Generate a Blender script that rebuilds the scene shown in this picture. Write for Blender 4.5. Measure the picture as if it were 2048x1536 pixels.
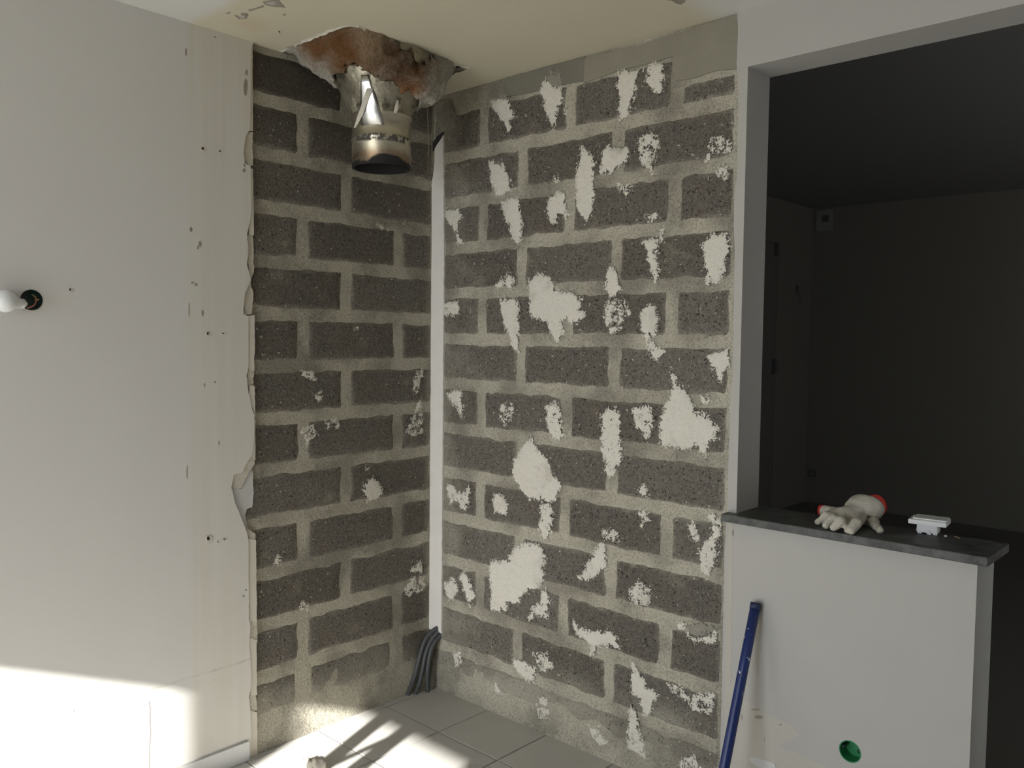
import bpy, bmesh, math, random
import numpy as np
from mathutils import Vector, Matrix, noise
from mathutils.geometry import tessellate_polygon

random.seed(7)
scene = bpy.context.scene
for o in list(bpy.data.objects):
    bpy.data.objects.remove(o)
COL = scene.collection

# ------------------------------------------------------------------ camera
FPX = 1693.2187
YAW, PITCH, ROLL = 2.3196, -0.0535, 0.0115
CAM = Vector((2.9043, -2.5892, 1.6106))
_f = Vector((math.cos(PITCH)*math.cos(YAW), math.cos(PITCH)*math.sin(YAW), math.sin(PITCH)))
_r = Vector((math.sin(YAW), -math.cos(YAW), 0.0))
_u = _r.cross(_f)
CR = _r*math.cos(ROLL) + _u*math.sin(ROLL)
CU = -_r*math.sin(ROLL) + _u*math.cos(ROLL)
CF = _f
cd = bpy.data.cameras.new('camera')
cd.sensor_width = 36.0
cd.lens = FPX/2048.0*36.0
cd.clip_start = 0.02
cam = bpy.data.objects.new('camera', cd)
m3 = Matrix((CR, CU, -CF)).transposed()
cam.matrix_world = Matrix.Translation(CAM) @ m3.to_4x4()
COL.objects.link(cam)
scene.camera = cam

# ------------------------------------------------------------------ light
SUN_DIR = Vector((-0.33, 1.0, -0.43)).normalized()
BACK_Y = -5.5          # wall with the french window, behind the camera
HEAD_Z = 2.29
world = bpy.data.worlds.new('sky')
scene.world = world
world.use_nodes = True
wn = world.node_tree.nodes
wn['Background'].inputs['Color'].default_value = (0.82, 0.90, 1.0, 1)
wn['Background'].inputs['Strength'].default_value = 2.7
sd = bpy.data.lights.new('sun', 'SUN')
sd.energy = 6.3
sd.angle = math.radians(0.5)
sd.color = (1.0, 0.985, 0.95)
sun = bpy.data.objects.new('sun', sd)
sun.rotation_euler = SUN_DIR.to_track_quat('-Z', 'Y').to_euler()
sun.location = (2, -8, 6)
COL.objects.link(sun)
pd = bpy.data.lights.new('window_portal', 'AREA')
pd.shape = 'RECTANGLE'
pd.size = 1.80
pd.size_y = HEAD_Z
pd.cycles.is_portal = True
po = bpy.data.objects.new('window_portal', pd)
po.location = (1.52, BACK_Y - 0.2, HEAD_Z/2)
po.rotation_euler = Vector((0, 1, 0)).to_track_quat('-Z', 'Z').to_euler()
COL.objects.link(po)
vs = scene.view_settings
vs.view_transform = 'Standard'
vs.look = 'None'
vs.gamma = 1.0
vs.use_curve_mapping = False
vs.exposure = 1.75

# ------------------------------------------------------------------ helpers
CEIL = 2.688
TA = 0.0197                                   # the left wall is a hair out of square
LN = Vector((1, TA, 0)).normalized()
LT = Vector((TA, -1, 0)).normalized()

def ray(px, py):
    return CF*FPX + CR*(px-1024.0) - CU*(py-768.0)

def at(px, py, ax, v):
    d = ray(px, py)
    return CAM + d*((v-CAM[ax])/d[ax])

class Frame:
    """a wall plane: a runs along the wall, z up, o out of the wall into the room"""
    def __init__(s, t, n):
        s.t, s.n = t, n
    def p(s, a, z, o=0.0):
        return s.t*a + s.n*o + Vector((0, 0, z))
    def px(s, x, y, o=0.0):
        d = ray(x, y)
        q = CAM + d*((o-CAM.dot(s.n))/d.dot(s.n))
        return (q.dot(s.t), q.z)
FR = Frame(Vector((1, 0, 0)), Vector((0, -1, 0)))
FL = Frame(LT, LN)

def zz(ox, oy, k):
    return lambda pts: [(ox+x*k, oy+y*k) for x, y in pts]
Z5, Z6, Z7, Z8 = zz(860, 20, .3125), zz(860, 440, .3125), zz(860, 880, .3125), zz(860, 1130, .3125)
Z1, Z2, Z3, Z4 = zz(480, 0, .2539), zz(480, 380, .2734), zz(480, 780, .2734), zz(480, 1130, .2644)

def link(name, me, mat=None, parent=None, smooth=False):
    o = bpy.data.objects.new(name, me)
    COL.objects.link(o)
    if mat and not me.materials:
        me.materials.append(mat)
    if parent:
        o.parent = parent
    if smooth:
        for p in me.polygons:
            p.use_smooth = True
    return o

def from_data(name, vs_, fs_, mat=None, parent=None, smooth=False):
    me = bpy.data.meshes.new(name)
    me.from_pydata([tuple(v) for v in vs_], [], fs_)
    me.update()
    return link(name, me, mat, parent, smooth)

def tag(o, label=None, cat=None, group=None, kind=None):
    if label: o['label'] = label
    if cat: o['category'] = cat
    if group: o['group'] = group
    if kind: o['kind'] = kind
    return o

def empty(name, loc):
    o = bpy.data.objects.new(name, None)
    o.location = loc
    o.empty_display_size = 0.05
    COL.objects.link(o)
    return o

def put(child, parent):
    """parent, keeping world coordinates of a mesh written in world space (parents are only translated)"""
    child.parent = parent
    child.matrix_parent_inverse = Matrix.Translation(-Vector(parent.location))
    return child

def box_data(x0, x1, y0, y1, z0, z1):
    v = [(x, y, z) for x in (x0, x1) for y in (y0, y1) for z in (z0, z1)]
    f = [(0,1,3,2), (4,6,7,5), (0,4,5,1), (2,3,7,6), (0,2,6,4), (1,5,7,3)]
    return v, f

def box(name, b, mat, parent=None, bevel=0.0, segs=2):
    v, f = box_data(*b)
    o = from_data(name, v, f, mat)
    if bevel:
        bm = bmesh.new(); bm.from_mesh(o.data)
        bmesh.ops.bevel(bm, geom=bm.edges[:], offset=bevel, segments=segs, affect='EDGES', profile=0.5)
        bm.to_mesh(o.data); bm.free()
    if parent: put(o, parent)
    return o

def jitter(poly, step, amp, seed=0.0, closed=True):
    out = []
    n = len(poly)
    for i in range(n if closed else n-1):
        a = Vector(poly[i]); b = Vector(poly[(i+1) % n])
        L = (b-a).length
        k = max(1, int(L/step))
        d = (b-a)
        nn = Vector((-d.y, d.x)).normalized() if L > 0 else Vector((0, 0))
        for j in range(k):
            p = a + d*(j/k)
            w = noise.noise(Vector((p.x*60+seed, p.y*60, seed*1.7))) + .6*noise.noise(Vector((p.x*170, p.y*170+seed, 3.1)))
            out.append(p + nn*(w*amp))
    if not closed:
        out.append(Vector(poly[-1]))
    return [(p.x, p.y) for p in out]

def prism(name, frame, poly, o0, o1, mat, holes=(), parent=None):
    """polygon (with holes) on a wall frame, solid between offsets o0 and o1"""
    loops = [list(poly)] + [list(h) for h in holes]
    flat = [p for l in loops for p in l]
    tris = tessellate_polygon([[Vector((p[0], p[1], 0)) for p in l] for l in loops])
    n = len(flat)
    v = [frame.p(a, z, o1) for a, z in flat] + [frame.p(a, z, o0) for a, z in flat]
    f = [tuple(t) for t in tris] + [tuple(n+i for i in reversed(t)) for t in tris]
    k = 0
    for l in loops:
        m = len(l)
        for i in range(m):
            a, b = k+i, k+(i+1) % m
            f.append((a, b, n+b, n+a))
        k += m
    o = from_data(name, v, f, mat)
    bm = bmesh.new(); bm.from_mesh(o.data)
    bmesh.ops.recalc_face_normals(bm, faces=bm.faces[:])
    bm.to_mesh(o.data); bm.free()
    if parent: put(o, parent)
    return o

class CeilFrame:
    def p(s, a, z, o=0.0):
        return Vector((a, z, CEIL - o))
    def px(s, x, y, o=0.0):
        q = at(x, y, 2, CEIL - o)
        return (q.x, q.y)
FC = CeilFrame()

def tube(name, pts, r, mat, parent=None, seg=12, caps=True, radii=None):
    pts = [Vector(p) for p in pts]
    v, f = [], []
    up = Vector((0, 0, 1))
    prev = None
    for i, p in enumerate(pts):
        d = (pts[min(i+1, len(pts)-1)] - pts[max(i-1, 0)]).normalized()
        if prev is None:
            a = d.cross(up)
            if a.length < 1e-3: a = d.cross(Vector((1, 0, 0)))
            a.normalize()
        else:
            a = (prev - d*prev.dot(d)).normalized()
        prev = a
        b = d.cross(a)
        rr = radii[i] if radii else r
        for k in range(seg):
            t = 2*math.pi*k/seg
            v.append(p + a*(math.cos(t)*rr) + b*(math.sin(t)*rr))
    for i in range(len(pts)-1):
        for k in range(seg):
            f.append((i*seg+k, i*seg+(k+1) % seg, (i+1)*seg+(k+1) % seg, (i+1)*seg+k))
    if caps:
        f.append(tuple(range(seg-1, -1, -1)))
        f.append(tuple((len(pts)-1)*seg+k for k in range(seg)))
    o = from_data(name, v, f, mat, smooth=True)
    if parent: put(o, parent)
    return o

def smooth_pts(pts, n=8):
    """Catmull-Rom through points"""
    P = [Vector(p) for p in pts]
    P = [P[0]*2-P[1]] + P + [P[-1]*2-P[-2]]
    out = []
    for i in range(1, len(P)-2):
        for j in range(n):
            t = j/n
            a, b, c, d = P[i-1], P[i], P[i+1], P[i+2]
            out.append(0.5*((2*b)+(c-a)*t+(2*a-5*b+4*c-d)*t*t+(3*b-a-3*c+d)*t**3))
    out.append(P[-2])
    return out

def lathe(name, prof, cx, cy, mat, parent=None, seg=48, wob=None):
    v, f = [], []
    for r, z in prof:
        for k in range(seg):
            t = 2*math.pi*k/seg
            rr = r + (wob(t, z) if wob else 0)
            v.append((cx+rr*math.cos(t), cy+rr*math.sin(t), z))
    for i in range(len(prof)-1):
        for k in range(seg):
            f.append((i*seg+k, i*seg+(k+1) % seg, (i+1)*seg+(k+1) % seg, (i+1)*seg+k))
    o = from_data(name, v, f, mat, smooth=True)
    if parent: put(o, parent)
    return o

# surface nets over a numpy signed distance field
def surface_net(fn, lo, hi, h):
    lo = np.array(lo, float); hi = np.array(hi, float)
    n = np.ceil((hi-lo)/h).astype(int)+1
    gx, gy, gz = [lo[i]+np.arange(n[i])*h for i in range(3)]
    X, Y, Zg = np.meshgrid(gx, gy, gz, indexing='ij')
    D = fn(X, Y, Zg)
    corners = [(i, j, k) for i in (0, 1) for j in (0, 1) for k in (0, 1)]
    cs = np.stack([D[i:n[0]-1+i, j:n[1]-1+j, k:n[2]-1+k] for i, j, k in corners])
    neg = cs < 0
    act = neg.any(0) & ~neg.all(0)
    acc = np.zeros(act.shape+(3,)); cnt = np.zeros(act.shape)
    for a in range(8):
        for b in range(a+1, 8):
            ca, cb = np.array(corners[a]), np.array(corners[b])
            if np.abs(ca-cb).sum() != 1: continue
            m = neg[a] != neg[b]
            t = np.where(m, cs[a]/np.where(m, cs[a]-cs[b], 1), 0)
            acc += np.where(m[..., None], ca + t[..., None]*(cb-ca), 0)
            cnt += m
    idx = -np.ones(act.shape, int)
    ids = np.argwhere(act)
    idx[act] = np.arange(len(ids))
    V = lo + (ids + acc[act]/cnt[act][:, None])*h
    F = []
    sgn = D < 0
    for ax in range(3):
        s0 = [slice(None)]*3; s1 = [slice(None)]*3
        s0[ax] = slice(0, -1); s1[ax] = slice(1, None)
        cr = np.argwhere(sgn[tuple(s0)] != sgn[tuple(s1)])
        b, c = [(1, 2), (2, 0), (0, 1)][ax]
        for e in cr:
            if e[b] == 0 or e[c] == 0 or e[b] >= n[b]-1 or e[c] >= n[c]-1: continue
            q = []
            for db, dc in ((-1, -1), (0, -1), (0, 0), (-1, 0)):
                g = e.copy(); g[b] += db; g[c] += dc
                q.append(idx[tuple(g)])
            if min(q) < 0: continue
            F.append(tuple(q) if sgn[tuple(e)] else tuple(reversed(q)))
    return V, F

def sd_capsule(X, Y, Z_, a, b, ra, rb, fz=1.0):
    a = np.array(a); b = np.array(b)
    ab = b-a
    px_, py_, pz_ = X-a[0], Y-a[1], Z_-a[2]
    t = np.clip((px_*ab[0]+py_*ab[1]+pz_*ab[2])/max(ab@ab, 1e-9), 0, 1)
    dx, dy, dz = px_-t*ab[0], py_-t*ab[1], (pz_-t*ab[2])*fz
    return np.sqrt(dx*dx+dy*dy+dz*dz) - (ra+(rb-ra)*t)

def smin(a, b, k):
    h = np.clip(.5+.5*(b-a)/k, 0, 1)
    return b+(a-b)*h - k*h*(1-h)

def wobble(X, Y, Z_, s, seed=0):
    return (np.sin(X*s+1.3*np.sin(Y*s*.7+seed))*np.sin(Y*s*1.1+seed*2+np.sin(Z_*s*.9))*np.sin(Z_*s*.8+seed+1.1*np.sin(X*s*.6)))

# ------------------------------------------------------------------ materials
class NT:
    def __init__(s, name):
        s.m = bpy.data.materials.new(name)
        s.m.use_nodes = True
        s.t = s.m.node_tree
        s.t.nodes.clear()
        s.out = s.n('ShaderNodeOutputMaterial')
        s.b = s.n('ShaderNodeBsdfPrincipled')
        s.l(s.b.outputs[0], s.out.inputs[0])
        s._pos = None
    def n(s, t): return s.t.nodes.new(t)
    def l(s, a, b): s.t.links.new(a, b)
    def set(s, inp, v):
        if hasattr(v, 'is_output') or isinstance(v, bpy.types.NodeSocket): s.l(v, inp)
        else:
            if isinstance(v, tuple) and len(v) == 3 and inp.type == 'RGBA': v = v+(1,)
            inp.default_value = v
    def pos(s):
        if s._pos is None:
            s._pos = s.n('ShaderNodeNewGeometry').outputs['Position']
        return s._pos
    def sep(s, v):
        q = s.n('ShaderNodeSeparateXYZ'); s.set(q.inputs[0], v); return q.outputs
    def noise(s, scale, detail=3, rough=.55, vec=None, dist=0.0, col=False):
        q = s.n('ShaderNodeTexNoise')
        s.set(q.inputs['Vector'], vec or s.pos())
        q.inputs['Scale'].default_value = scale
        q.inputs['Detail'].default_value = detail
        q.inputs['Roughness'].default_value = rough
        q.inputs['Distortion'].default_value = dist
        return q.outputs['Color' if col else 'Fac']
    def math(s, op, a, b=0.0, c=0.0, clamp=False):
        q = s.n('ShaderNodeMath'); q.operation = op; q.use_clamp = clamp
        s.set(q.inputs[0], a); s.set(q.inputs[1], b)
        if op in ('MULTIPLY_ADD',): s.set(q.inputs[2], c)
        return q.outputs[0]
    def step(s, v, a, b, lo=0.0, hi=1.0):
        q = s.n('ShaderNodeMapRange'); q.interpolation_type = 'SMOOTHSTEP'
        s.set(q.inputs[0], v); s.set(q.inputs[1], a); s.set(q.inputs[2], b)
        q.inputs[3].default_value = lo; q.inputs[4].default_value = hi
        return q.outputs[0]
    def mix(s, f, a, b):
        q = s.n('ShaderNodeMix'); q.data_type = 'RGBA'
        s.set(q.inputs[0], f); s.set(q.inputs[6], a); s.set(q.inputs[7], b)
        return q.outputs[2]
    def mul(s, a, v):
        q = s.n('ShaderNodeVectorMath'); q.operation = 'SCALE'
        s.set(q.inputs[0], a); s.set(q.inputs['Scale'], v); return q.outputs[0]
    def bump(s, h, strength=.5, dist=.002):
        q = s.n('ShaderNodeBump'); q.inputs['Strength'].default_value = strength
        q.inputs['Distance'].default_value = dist
        s.set(q.inputs['Height'], h); s.l(q.outputs[0], s.b.inputs['Normal']); return q
    def base(s, c, rough=.8, metal=0.0, spec=None):
        s.set(s.b.inputs['Base Color'], c); s.set(s.b.inputs['Roughness'], rough)
        s.b.inputs['Metallic'].default_value = metal
        if spec is not None: s.b.inputs['Specular IOR Level'].default_value = spec
        return s.m
    def attr(s, name):
        q = s.n('ShaderNodeAttribute'); q.attribute_name = name; return q
    def dist(s, c, vec=None):
        q = s.n('ShaderNodeVectorMath'); q.operation = 'DISTANCE'
        s.set(q.inputs[0], vec or s.pos()); q.inputs[1].default_value = c
        return q.outputs['Value']

def simple(name, c, rough=.7, metal=0.0, var=.06, scale=40, bump=.15, bd=.001, spec=None):
    t = NT(name)
    n = t.noise(scale, 4)
    k = t.math('MULTIPLY_ADD', n, 2*var, 1-var)
    col = t.mul(c, k)
    if bump: t.bump(t.noise(scale*4, 3), bump, bd)
    return t.base(col, rough, metal, spec)

MORTAR = (.46, .43, .345)
BLOCK = (.125, .113, .095)
BLOCK2 = (.165, .152, .13)

def mortar_mat():
    t = NT('mortar')
    big = t.noise(3.5, 4)
    fine = t.noise(170, 3, .6)
    c = t.mix(t.step(big, .36, .60), (.275, .252, .205), MORTAR)
    c = t.mul(c, t.step(fine, .25, .62, .58, 1.12))
    t.bump(t.math('ADD', t.noise(60, 4), t.math('MULTIPLY', fine, .5)), .6, .004)
    return t.base(c, .95, spec=.15)

def block_mat():
    t = NT('concrete_block')
    a = t.attr('edge')
    sp = t.n('ShaderNodeSeparateColor'); t.l(a.outputs['Color'], sp.inputs[0])
    d = t.math('MINIMUM', t.math('MINIMUM', sp.outputs[0], sp.outputs[1]), t.math('MINIMUM', sp.outputs[2], a.outputs['Alpha']))
    info = t.n('ShaderNodeObjectInfo')
    rnd = info.outputs['Random']
    n1 = t.noise(14, 4, .6); n2 = t.noise(55, 4, .65); fine = t.noise(230, 3, .7); pit = t.noise(120, 2, .6)
    w = t.math('ADD', t.math('MULTIPLY', t.math('SUBTRACT', n1, .5), .034), t.math('MULTIPLY', t.math('SUBTRACT', n2, .5), .026))
    dd = t.math('ADD', d, w)
    smear = t.step(dd, .032, -.012)                              # mortar dragged over the arrises
    xyz = t.sep(t.pos())
    big = t.noise(2.6, 4, .6)
    # cement slurry left low on the walls
    low = t.step(t.math('ADD', xyz[2], t.math('MULTIPLY', t.math('SUBTRACT', big, .5), -.5)), .34, .06, 0, .8)
    film = t.step(t.noise(4.5, 5, .65), .56, .80, 0, .5)
    near = t.math('MULTIPLY', t.step(t.math('ADD', xyz[0], t.math('MULTIPLY', t.math('SUBTRACT', t.noise(5, 4), .5), .7)), .30, .05, 0, .5), t.step(t.math('ABSOLUTE', xyz[1]), .06, .02))
    film = t.math('MAXIMUM', film, near)
    sm = t.math('MAXIMUM', smear, t.math('MAXIMUM', low, film))
    base = t.mix(rnd, BLOCK, BLOCK2)
    base = t.mix(t.step(t.noise(9, 3), .4, .7, 0, .6), base, (.15, .125, .10))
    base = t.mul(base, t.step(t.noise(95, 3, .7), .3, .7, .80, 1.22))
    base = t.mul(base, t.step(fine, .25, .72, .55, 1.45))
    sand = t.step(t.noise(420, 2, .5), .60, .72, 0, .55)
    base = t.mix(sand, base, (.30, .275, .225))
    mort = t.mul(t.mix(t.step(t.noise(3.5, 4), .36, .60), (.265, .243, .198), (.44, .41, .332)), t.step(fine, .25, .6, .75, 1.08))
    c = t.mix(sm, base, mort)
    soot = t.step(t.math('ADD', t.dist((0, -.72, 2.66)), t.math('MULTIPLY', t.math('SUBTRACT', big, .5), .35)), .42, .10, 0, .6)  # soot by the flue, with the ceiling corner's shade painted in
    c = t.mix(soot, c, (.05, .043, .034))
    hole = t.step(pit, .38, .29)
    c = t.mix(t.math('MULTIPLY', hole, t.math('MULTIPLY_ADD', sm, -.7, .95)), c, (.035, .032, .028))
    spk = t.step(t.noise(70, 2, .5), .70, .73, 0, .8)
    c = t.mix(spk, c, (.55, .52, .46))
    h = t.math('ADD', t.math('MULTIPLY', fine, .6), t.math('ADD', n2, t.math('MULTIPLY', hole, -1.6)))
    t.bump(h, .75, .004)
    return t.base(c, .96, spec=.12)

def dab_mat(name, c1, c2, bias=0.0):
    """plaster left on the wall: whole in the middle, broken into specks where it was scraped thin"""
    t = NT(name)
    cov = t.attr('cover').outputs['Fac']
    n = t.math('ADD', t.math('MULTIPLY', t.noise(42, 3, .6), .42), t.math('ADD', t.math('MULTIPLY', t.noise(150, 3, .7), .46), t.math('MULTIPLY', t.noise(520, 2, .6), .12)))
    # noise is about 0.5 +- 0.15
    s = t.math('ADD', t.math('MULTIPLY', t.math('SUBTRACT', n, .5), 5.6), cov)
    alpha = t.math('GREATER_THAN', s, .5+bias)
    c = t.mix(t.noise(18, 4), c1, c2)
    c = t.mix(t.step(t.noise(8, 4, .65), .54, .72, 0, .45), c, (.45, .41, .335))
    c = t.mul(c, t.step(t.noise(300, 2), .2, .6, .84, 1.05))
    t.base(c, .9, spec=.2)
    t.bump(t.math('ADD', t.noise(70, 4), s), .5, .003)
    t.set(t.b.inputs['Alpha'], alpha)
    return t.m

def wall_paint():
    """old paint, and beside the bare blocks a band of unpainted filled plasterboard"""
    t = NT('wall_paint')
    xyz = t.sep(t.pos())
    wob = t.math('MULTIPLY', t.math('SUBTRACT', t.noise(3, 3), .5), .02)
    y = t.math('ADD', xyz[1], wob)
    band = t.step(y, -1.19, -1.165)
    streak = t.n('ShaderNodeMapping'); streak.inputs['Scale'].default_value = (1, 14, .5)
    t.l(t.pos(), streak.inputs[0])
    st = t.noise(1.6, 3, .6, vec=streak.outputs[0])
    paint = t.mix(t.noise(2.2, 3), (.70, .675, .64), (.74, .72, .68))
    bare = t.mix(t.step(st, .35, .65), (.70, .67, .59), (.725, .70, .635))
    c = t.mix(band, paint, bare)
    line = t.step(t.math('ABSOLUTE', t.math('ADD', t.math('SUBTRACT', xyz[2], .385), t.math('MULTIPLY', t.math('SUBTRACT', t.noise(9, 3), .5), .012))), .006, .002)
    line = t.math('MULTIPLY', line, t.step(t.noise(14, 3), .35, .55, .1, .5))
    c = t.mix(line, c, (.45, .41, .34))
    t.bump(t.math('ADD', t.noise(260, 2), t.math('MULTIPLY', t.noise(14, 2), .5)), .12, .001)
    return t.base(c, .75, spec=.25)

def ceiling_paint():
    t = NT('ceiling_paint')
    xyz = t.sep(t.pos())
    wob = t.math('MULTIPLY', t.math('SUBTRACT', t.noise(5, 3), .5), .05)
    a = t.step(t.math('ADD', xyz[1], wob), -1.20, -1.13)
    b = t.step(t.math('ADD', xyz[0], wob), 1.50, 1.36)
    m = t.math('MULTIPLY', a, b)
    bare = t.mix(t.noise(3, 4), (.63, .585, .44), (.68, .635, .50))
    rust = t.step(t.math('ADD', t.dist((.20, -1.02, CEIL)), t.math('MULTIPLY', t.noise(12, 3), .08)), .14, .05, 0, .35)
    bare = t.mix(rust, bare, (.62, .47, .30))
    c = t.mix(m, (.72, .715, .68), bare)
    t.bump(t.noise(200, 2), .08, .001)
    return t.base(c, .8, spec=.2)

def tile_mat():
    t = NT('floor_tile')
    info = t.n('ShaderNodeObjectInfo')
    c = t.mix(t.noise(5, 5, .65), (.50, .48, .44), (.57, .55, .51))
    c = t.mul(c, t.math('MULTIPLY_ADD', info.outputs['Random'], .06, .97))
    dust = t.step(t.noise(40, 4, .7), .62, .75, 0, .25)
    c = t.mix(dust, c, (.60, .58, .53))
    st = t.step(t.math('ADD', t.dist((.72, -.40, 0)), t.math('MULTIPLY', t.noise(22, 3), .12)), .12, .07, 0, .55)
    st = t.math('MULTIPLY', st, t.step(t.noise(30, 3), .45, .6))
    c = t.mix(st, c, (.28, .20, .17))
    t.bump(t.noise(60, 4), .08, .001)
    return t.base(c, t.step(t.noise(20, 3), .3, .7, .38, .6), spec=.4)

def wool_mat():
    t = NT('mineral_wool')
    nz = t.noise(9, 5, .65); n2 = t.noise(45, 4, .7, dist=.6)
    c = t.mix(n2, (.44, .40, .33), (.66, .625, .55))
    def stain(p, r0, r1, col, hi):
        d = t.math('ADD', t.dist(p), t.math('MULTIPLY', t.math('SUBTRACT', nz, .5), .17))
        return t.step(d, r1, r0, 0, hi), col
    p1 = tuple(at(668, 112, 0, .34)); p2 = tuple(at(795, 132, 0, .42)); p3 = tuple(at(740, 100, 0, .44)); p4 = tuple(at(812, 168, 0, .40)); p5 = tuple(at(640, 100, 0, .24))
    p6 = tuple(at(722, 88, 0, .42)); p7 = tuple(at(840, 130, 0, .41))
    for p, a, b, col, hi in ((p3, .03, .24, (.30, .20, .11), .85), (p6, .0, .13, (.42, .31, .20), .7), (p7, .0, .12, (.36, .27, .19), .7), (p1, .03, .20, (.17, .075, .025), .97), (p5, .02, .17, (.22, .105, .04), .95),
                             (p2, .03, .15, (.085, .035, .012), .98), (p4, .01, .11, (.28, .14, .06), .9)):
        m, cc = stain(p, a, b, col, hi)
        c = t.mix(m, c, cc)
    c = t.mul(c, t.step(t.noise(120, 3, .7), .2, .7, .6, 1.1))
    t.bump(t.math('ADD', t.noise(60, 5, .7, dist=1.2), t.noise(220, 3, .7)), .9, .008)
    return t.base(c, .97, spec=.1)

def foil_mat():
    t = NT('foil_tape')
    n = t.noise(30, 4, .65, dist=.5)
    c = t.mix(n, (.30, .27, .20), (.46, .43, .34))
    glue = t.step(t.noise(38, 4, .7), .60, .66, 0, .75)
    c = t.mix(glue, c, (.62, .58, .49))
    dk = t.step(t.noise(13, 4, .7), .50, .66, 0, .75)
    c = t.mix(dk, c, (.07, .06, .05))
    t.bump(t.noise(50, 4, .6, dist=1.0), .7, .004)
    return t.base(c, t.step(n, .3, .7, .28, .6), .75)

def steel_mat(z0):
    t = NT('sooty_steel')
    xyz = t.sep(t.pos())
    n = t.noise(14, 5, .65); n2 = t.noise(60, 3, .7)
    zz_ = t.math('ADD', xyz[2], t.math('MULTIPLY', t.math('SUBTRACT', n, .5), -.075))
    sp_ = at(776, 352, 0, .352)
    arch = t.step(t.math('ADD', t.dist(tuple(sp_)), t.math('MULTIPLY', t.math('SUBTRACT', n, .5), .05)), .092, .080)
    soot = t.math('MAXIMUM', arch, t.step(zz_, z0+.026, z0+.014))
    tar = t.step(zz_, z0+.07, z0+.03, 0, .7)
    c = t.mix(t.noise(16, 4), (.50, .465, .37), (.66, .62, .51))
    c = t.mix(tar, c, (.24, .13, .06))
    band = t.math('MULTIPLY', t.step(t.math('ABSOLUTE', t.math('SUBTRACT', xyz[2], z0+.098)), .018, .008), t.step(t.noise(28, 4, .7), .46, .54))
    sc = t.math('MAXIMUM', soot, t.math('MULTIPLY', band, .9))
    c = t.mix(sc, c, (.012, .011, .010))
    t.bump(n2, .12, .002)
    m = t.base(c, t.math('MULTIPLY_ADD', sc, .45, .33), 1.0)
    t.set(t.b.inputs['Metallic'], t.math('MULTIPLY_ADD', sc, -.9, .9))
    return m

def slate_mat():
    t = NT('slate_worktop')
    c = t.mix(t.step(t.noise(16, 5, .7), .35, .65), (.05, .05, .048), (.115, .115, .11))
    c = t.mix(t.step(t.noise(160, 3, .7), .55, .75, 0, .5), c, (.15, .15, .145))
    t.bump(t.noise(90, 4), .25, .001)
    return t.base(c, .5, spec=.35)

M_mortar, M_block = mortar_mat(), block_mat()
M_dab = dab_mat('plaster_residue', (.74, .70, .60), (.80, .765, .68))
M_glue = dab_mat('grey_adhesive', (.30, .275, .23), (.36, .335, .285))
M_wall, M_ceil, M_tile = wall_paint(), ceiling_paint(), tile_mat()
M_white = simple('white_plaster', (.48, .465, .43), .75, var=.03, scale=6, bump=.1, spec=.25)
M_cream = simple('cream_card', (.70, .655, .56), .85, var=.06, scale=9, bump=.15)
M_core = simple('gypsum_core', (.68, .63, .53), .95, var=.14, scale=50, bump=.9, bd=.006)
M_greysheet = simple('grey_sheet', (.60, .59, .57), .7, var=.08, scale=25, bump=.2)
M_strip = simple('plaster_fill_strip', (.80, .77, .72), .8, var=.05, scale=18, bump=.35, bd=.003)
M_cream2 = simple('bare_board', (.515, .485, .425), .85, var=.05, scale=9, bump=.12)
M_beam = simple('cast_concrete', (.285, .262, .205), .92, var=.14, scale=11, bump=.35, bd=.003)
M_beam2 = simple('dark_concrete', (.205, .19, .152), .92, var=.12, scale=11, bump=.35, bd=.003)
M_grout = simple('tile_grout', (.17, .16, .14), .95, var=.15, scale=60, bump=.3)
M_conduit = simple('grey_conduit', (.075, .078, .08), .5, var=.15, scale=60, bump=.1)
M_blue = None
M_slate = slate_mat()
M_dark = simple('dark_hole', (.03, .029, .027), .9, var=.2, bump=0)
M_green = simple('green_plastic', (.02, .22, .075), .45, var=.15, scale=60, bump=.1)
M_darkgreen = simple('dark_green_plastic', (.018, .04, .034), .4, var=.2, scale=60, bump=.05)
M_bulb = simple('opal_glass', (.80, .81, .80), .12, var=.01, bump=0, spec=.5)
M_plastic = simple('white_plastic', (.74, .74, .72), .35, var=.03, bump=.03)
M_glove = simple('cotton_knit', (.52, .485, .405), .95, var=.1, scale=60, bump=.5, bd=.002)
M_red = simple('red_knit', (.50, .035, .02), .9, var=.15, scale=80, bump=.5, bd=.002)
M_wire1 = simple('blue_wire', (.03, .16, .13), .4, bump=0)
M_wire2 = simple('brown_wire', (.42, .25, .09), .4, bump=0)
M_wire3 = simple('red_wire', (.45, .16, .13), .4, bump=0)
M_room = simple('dim_room_paint', (.092, .081, .064), .85, var=.03, scale=4, bump=.05)  # the back room's lack of light is put into this darkened wall colour
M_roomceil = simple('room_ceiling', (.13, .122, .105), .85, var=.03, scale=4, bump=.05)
M_wood = simple('raw_wood', (.42, .28, .15), .7, var=.15, scale=30, bump=.2)
M_chrome = simple('polished_steel', (.62, .62, .61), .27, 1.0, var=.04, scale=20, bump=.05)
M_frame = simple('window_frame_white', (.75, .75, .74), .4, var=.02, bump=0)
M_ground = simple('terrace_slab', (.42, .40, .36), .9, var=.1, scale=5)
M_paper = simple('torn_paper', (.66, .62, .53), .9, var=.1, scale=60, bump=.3)

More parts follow.
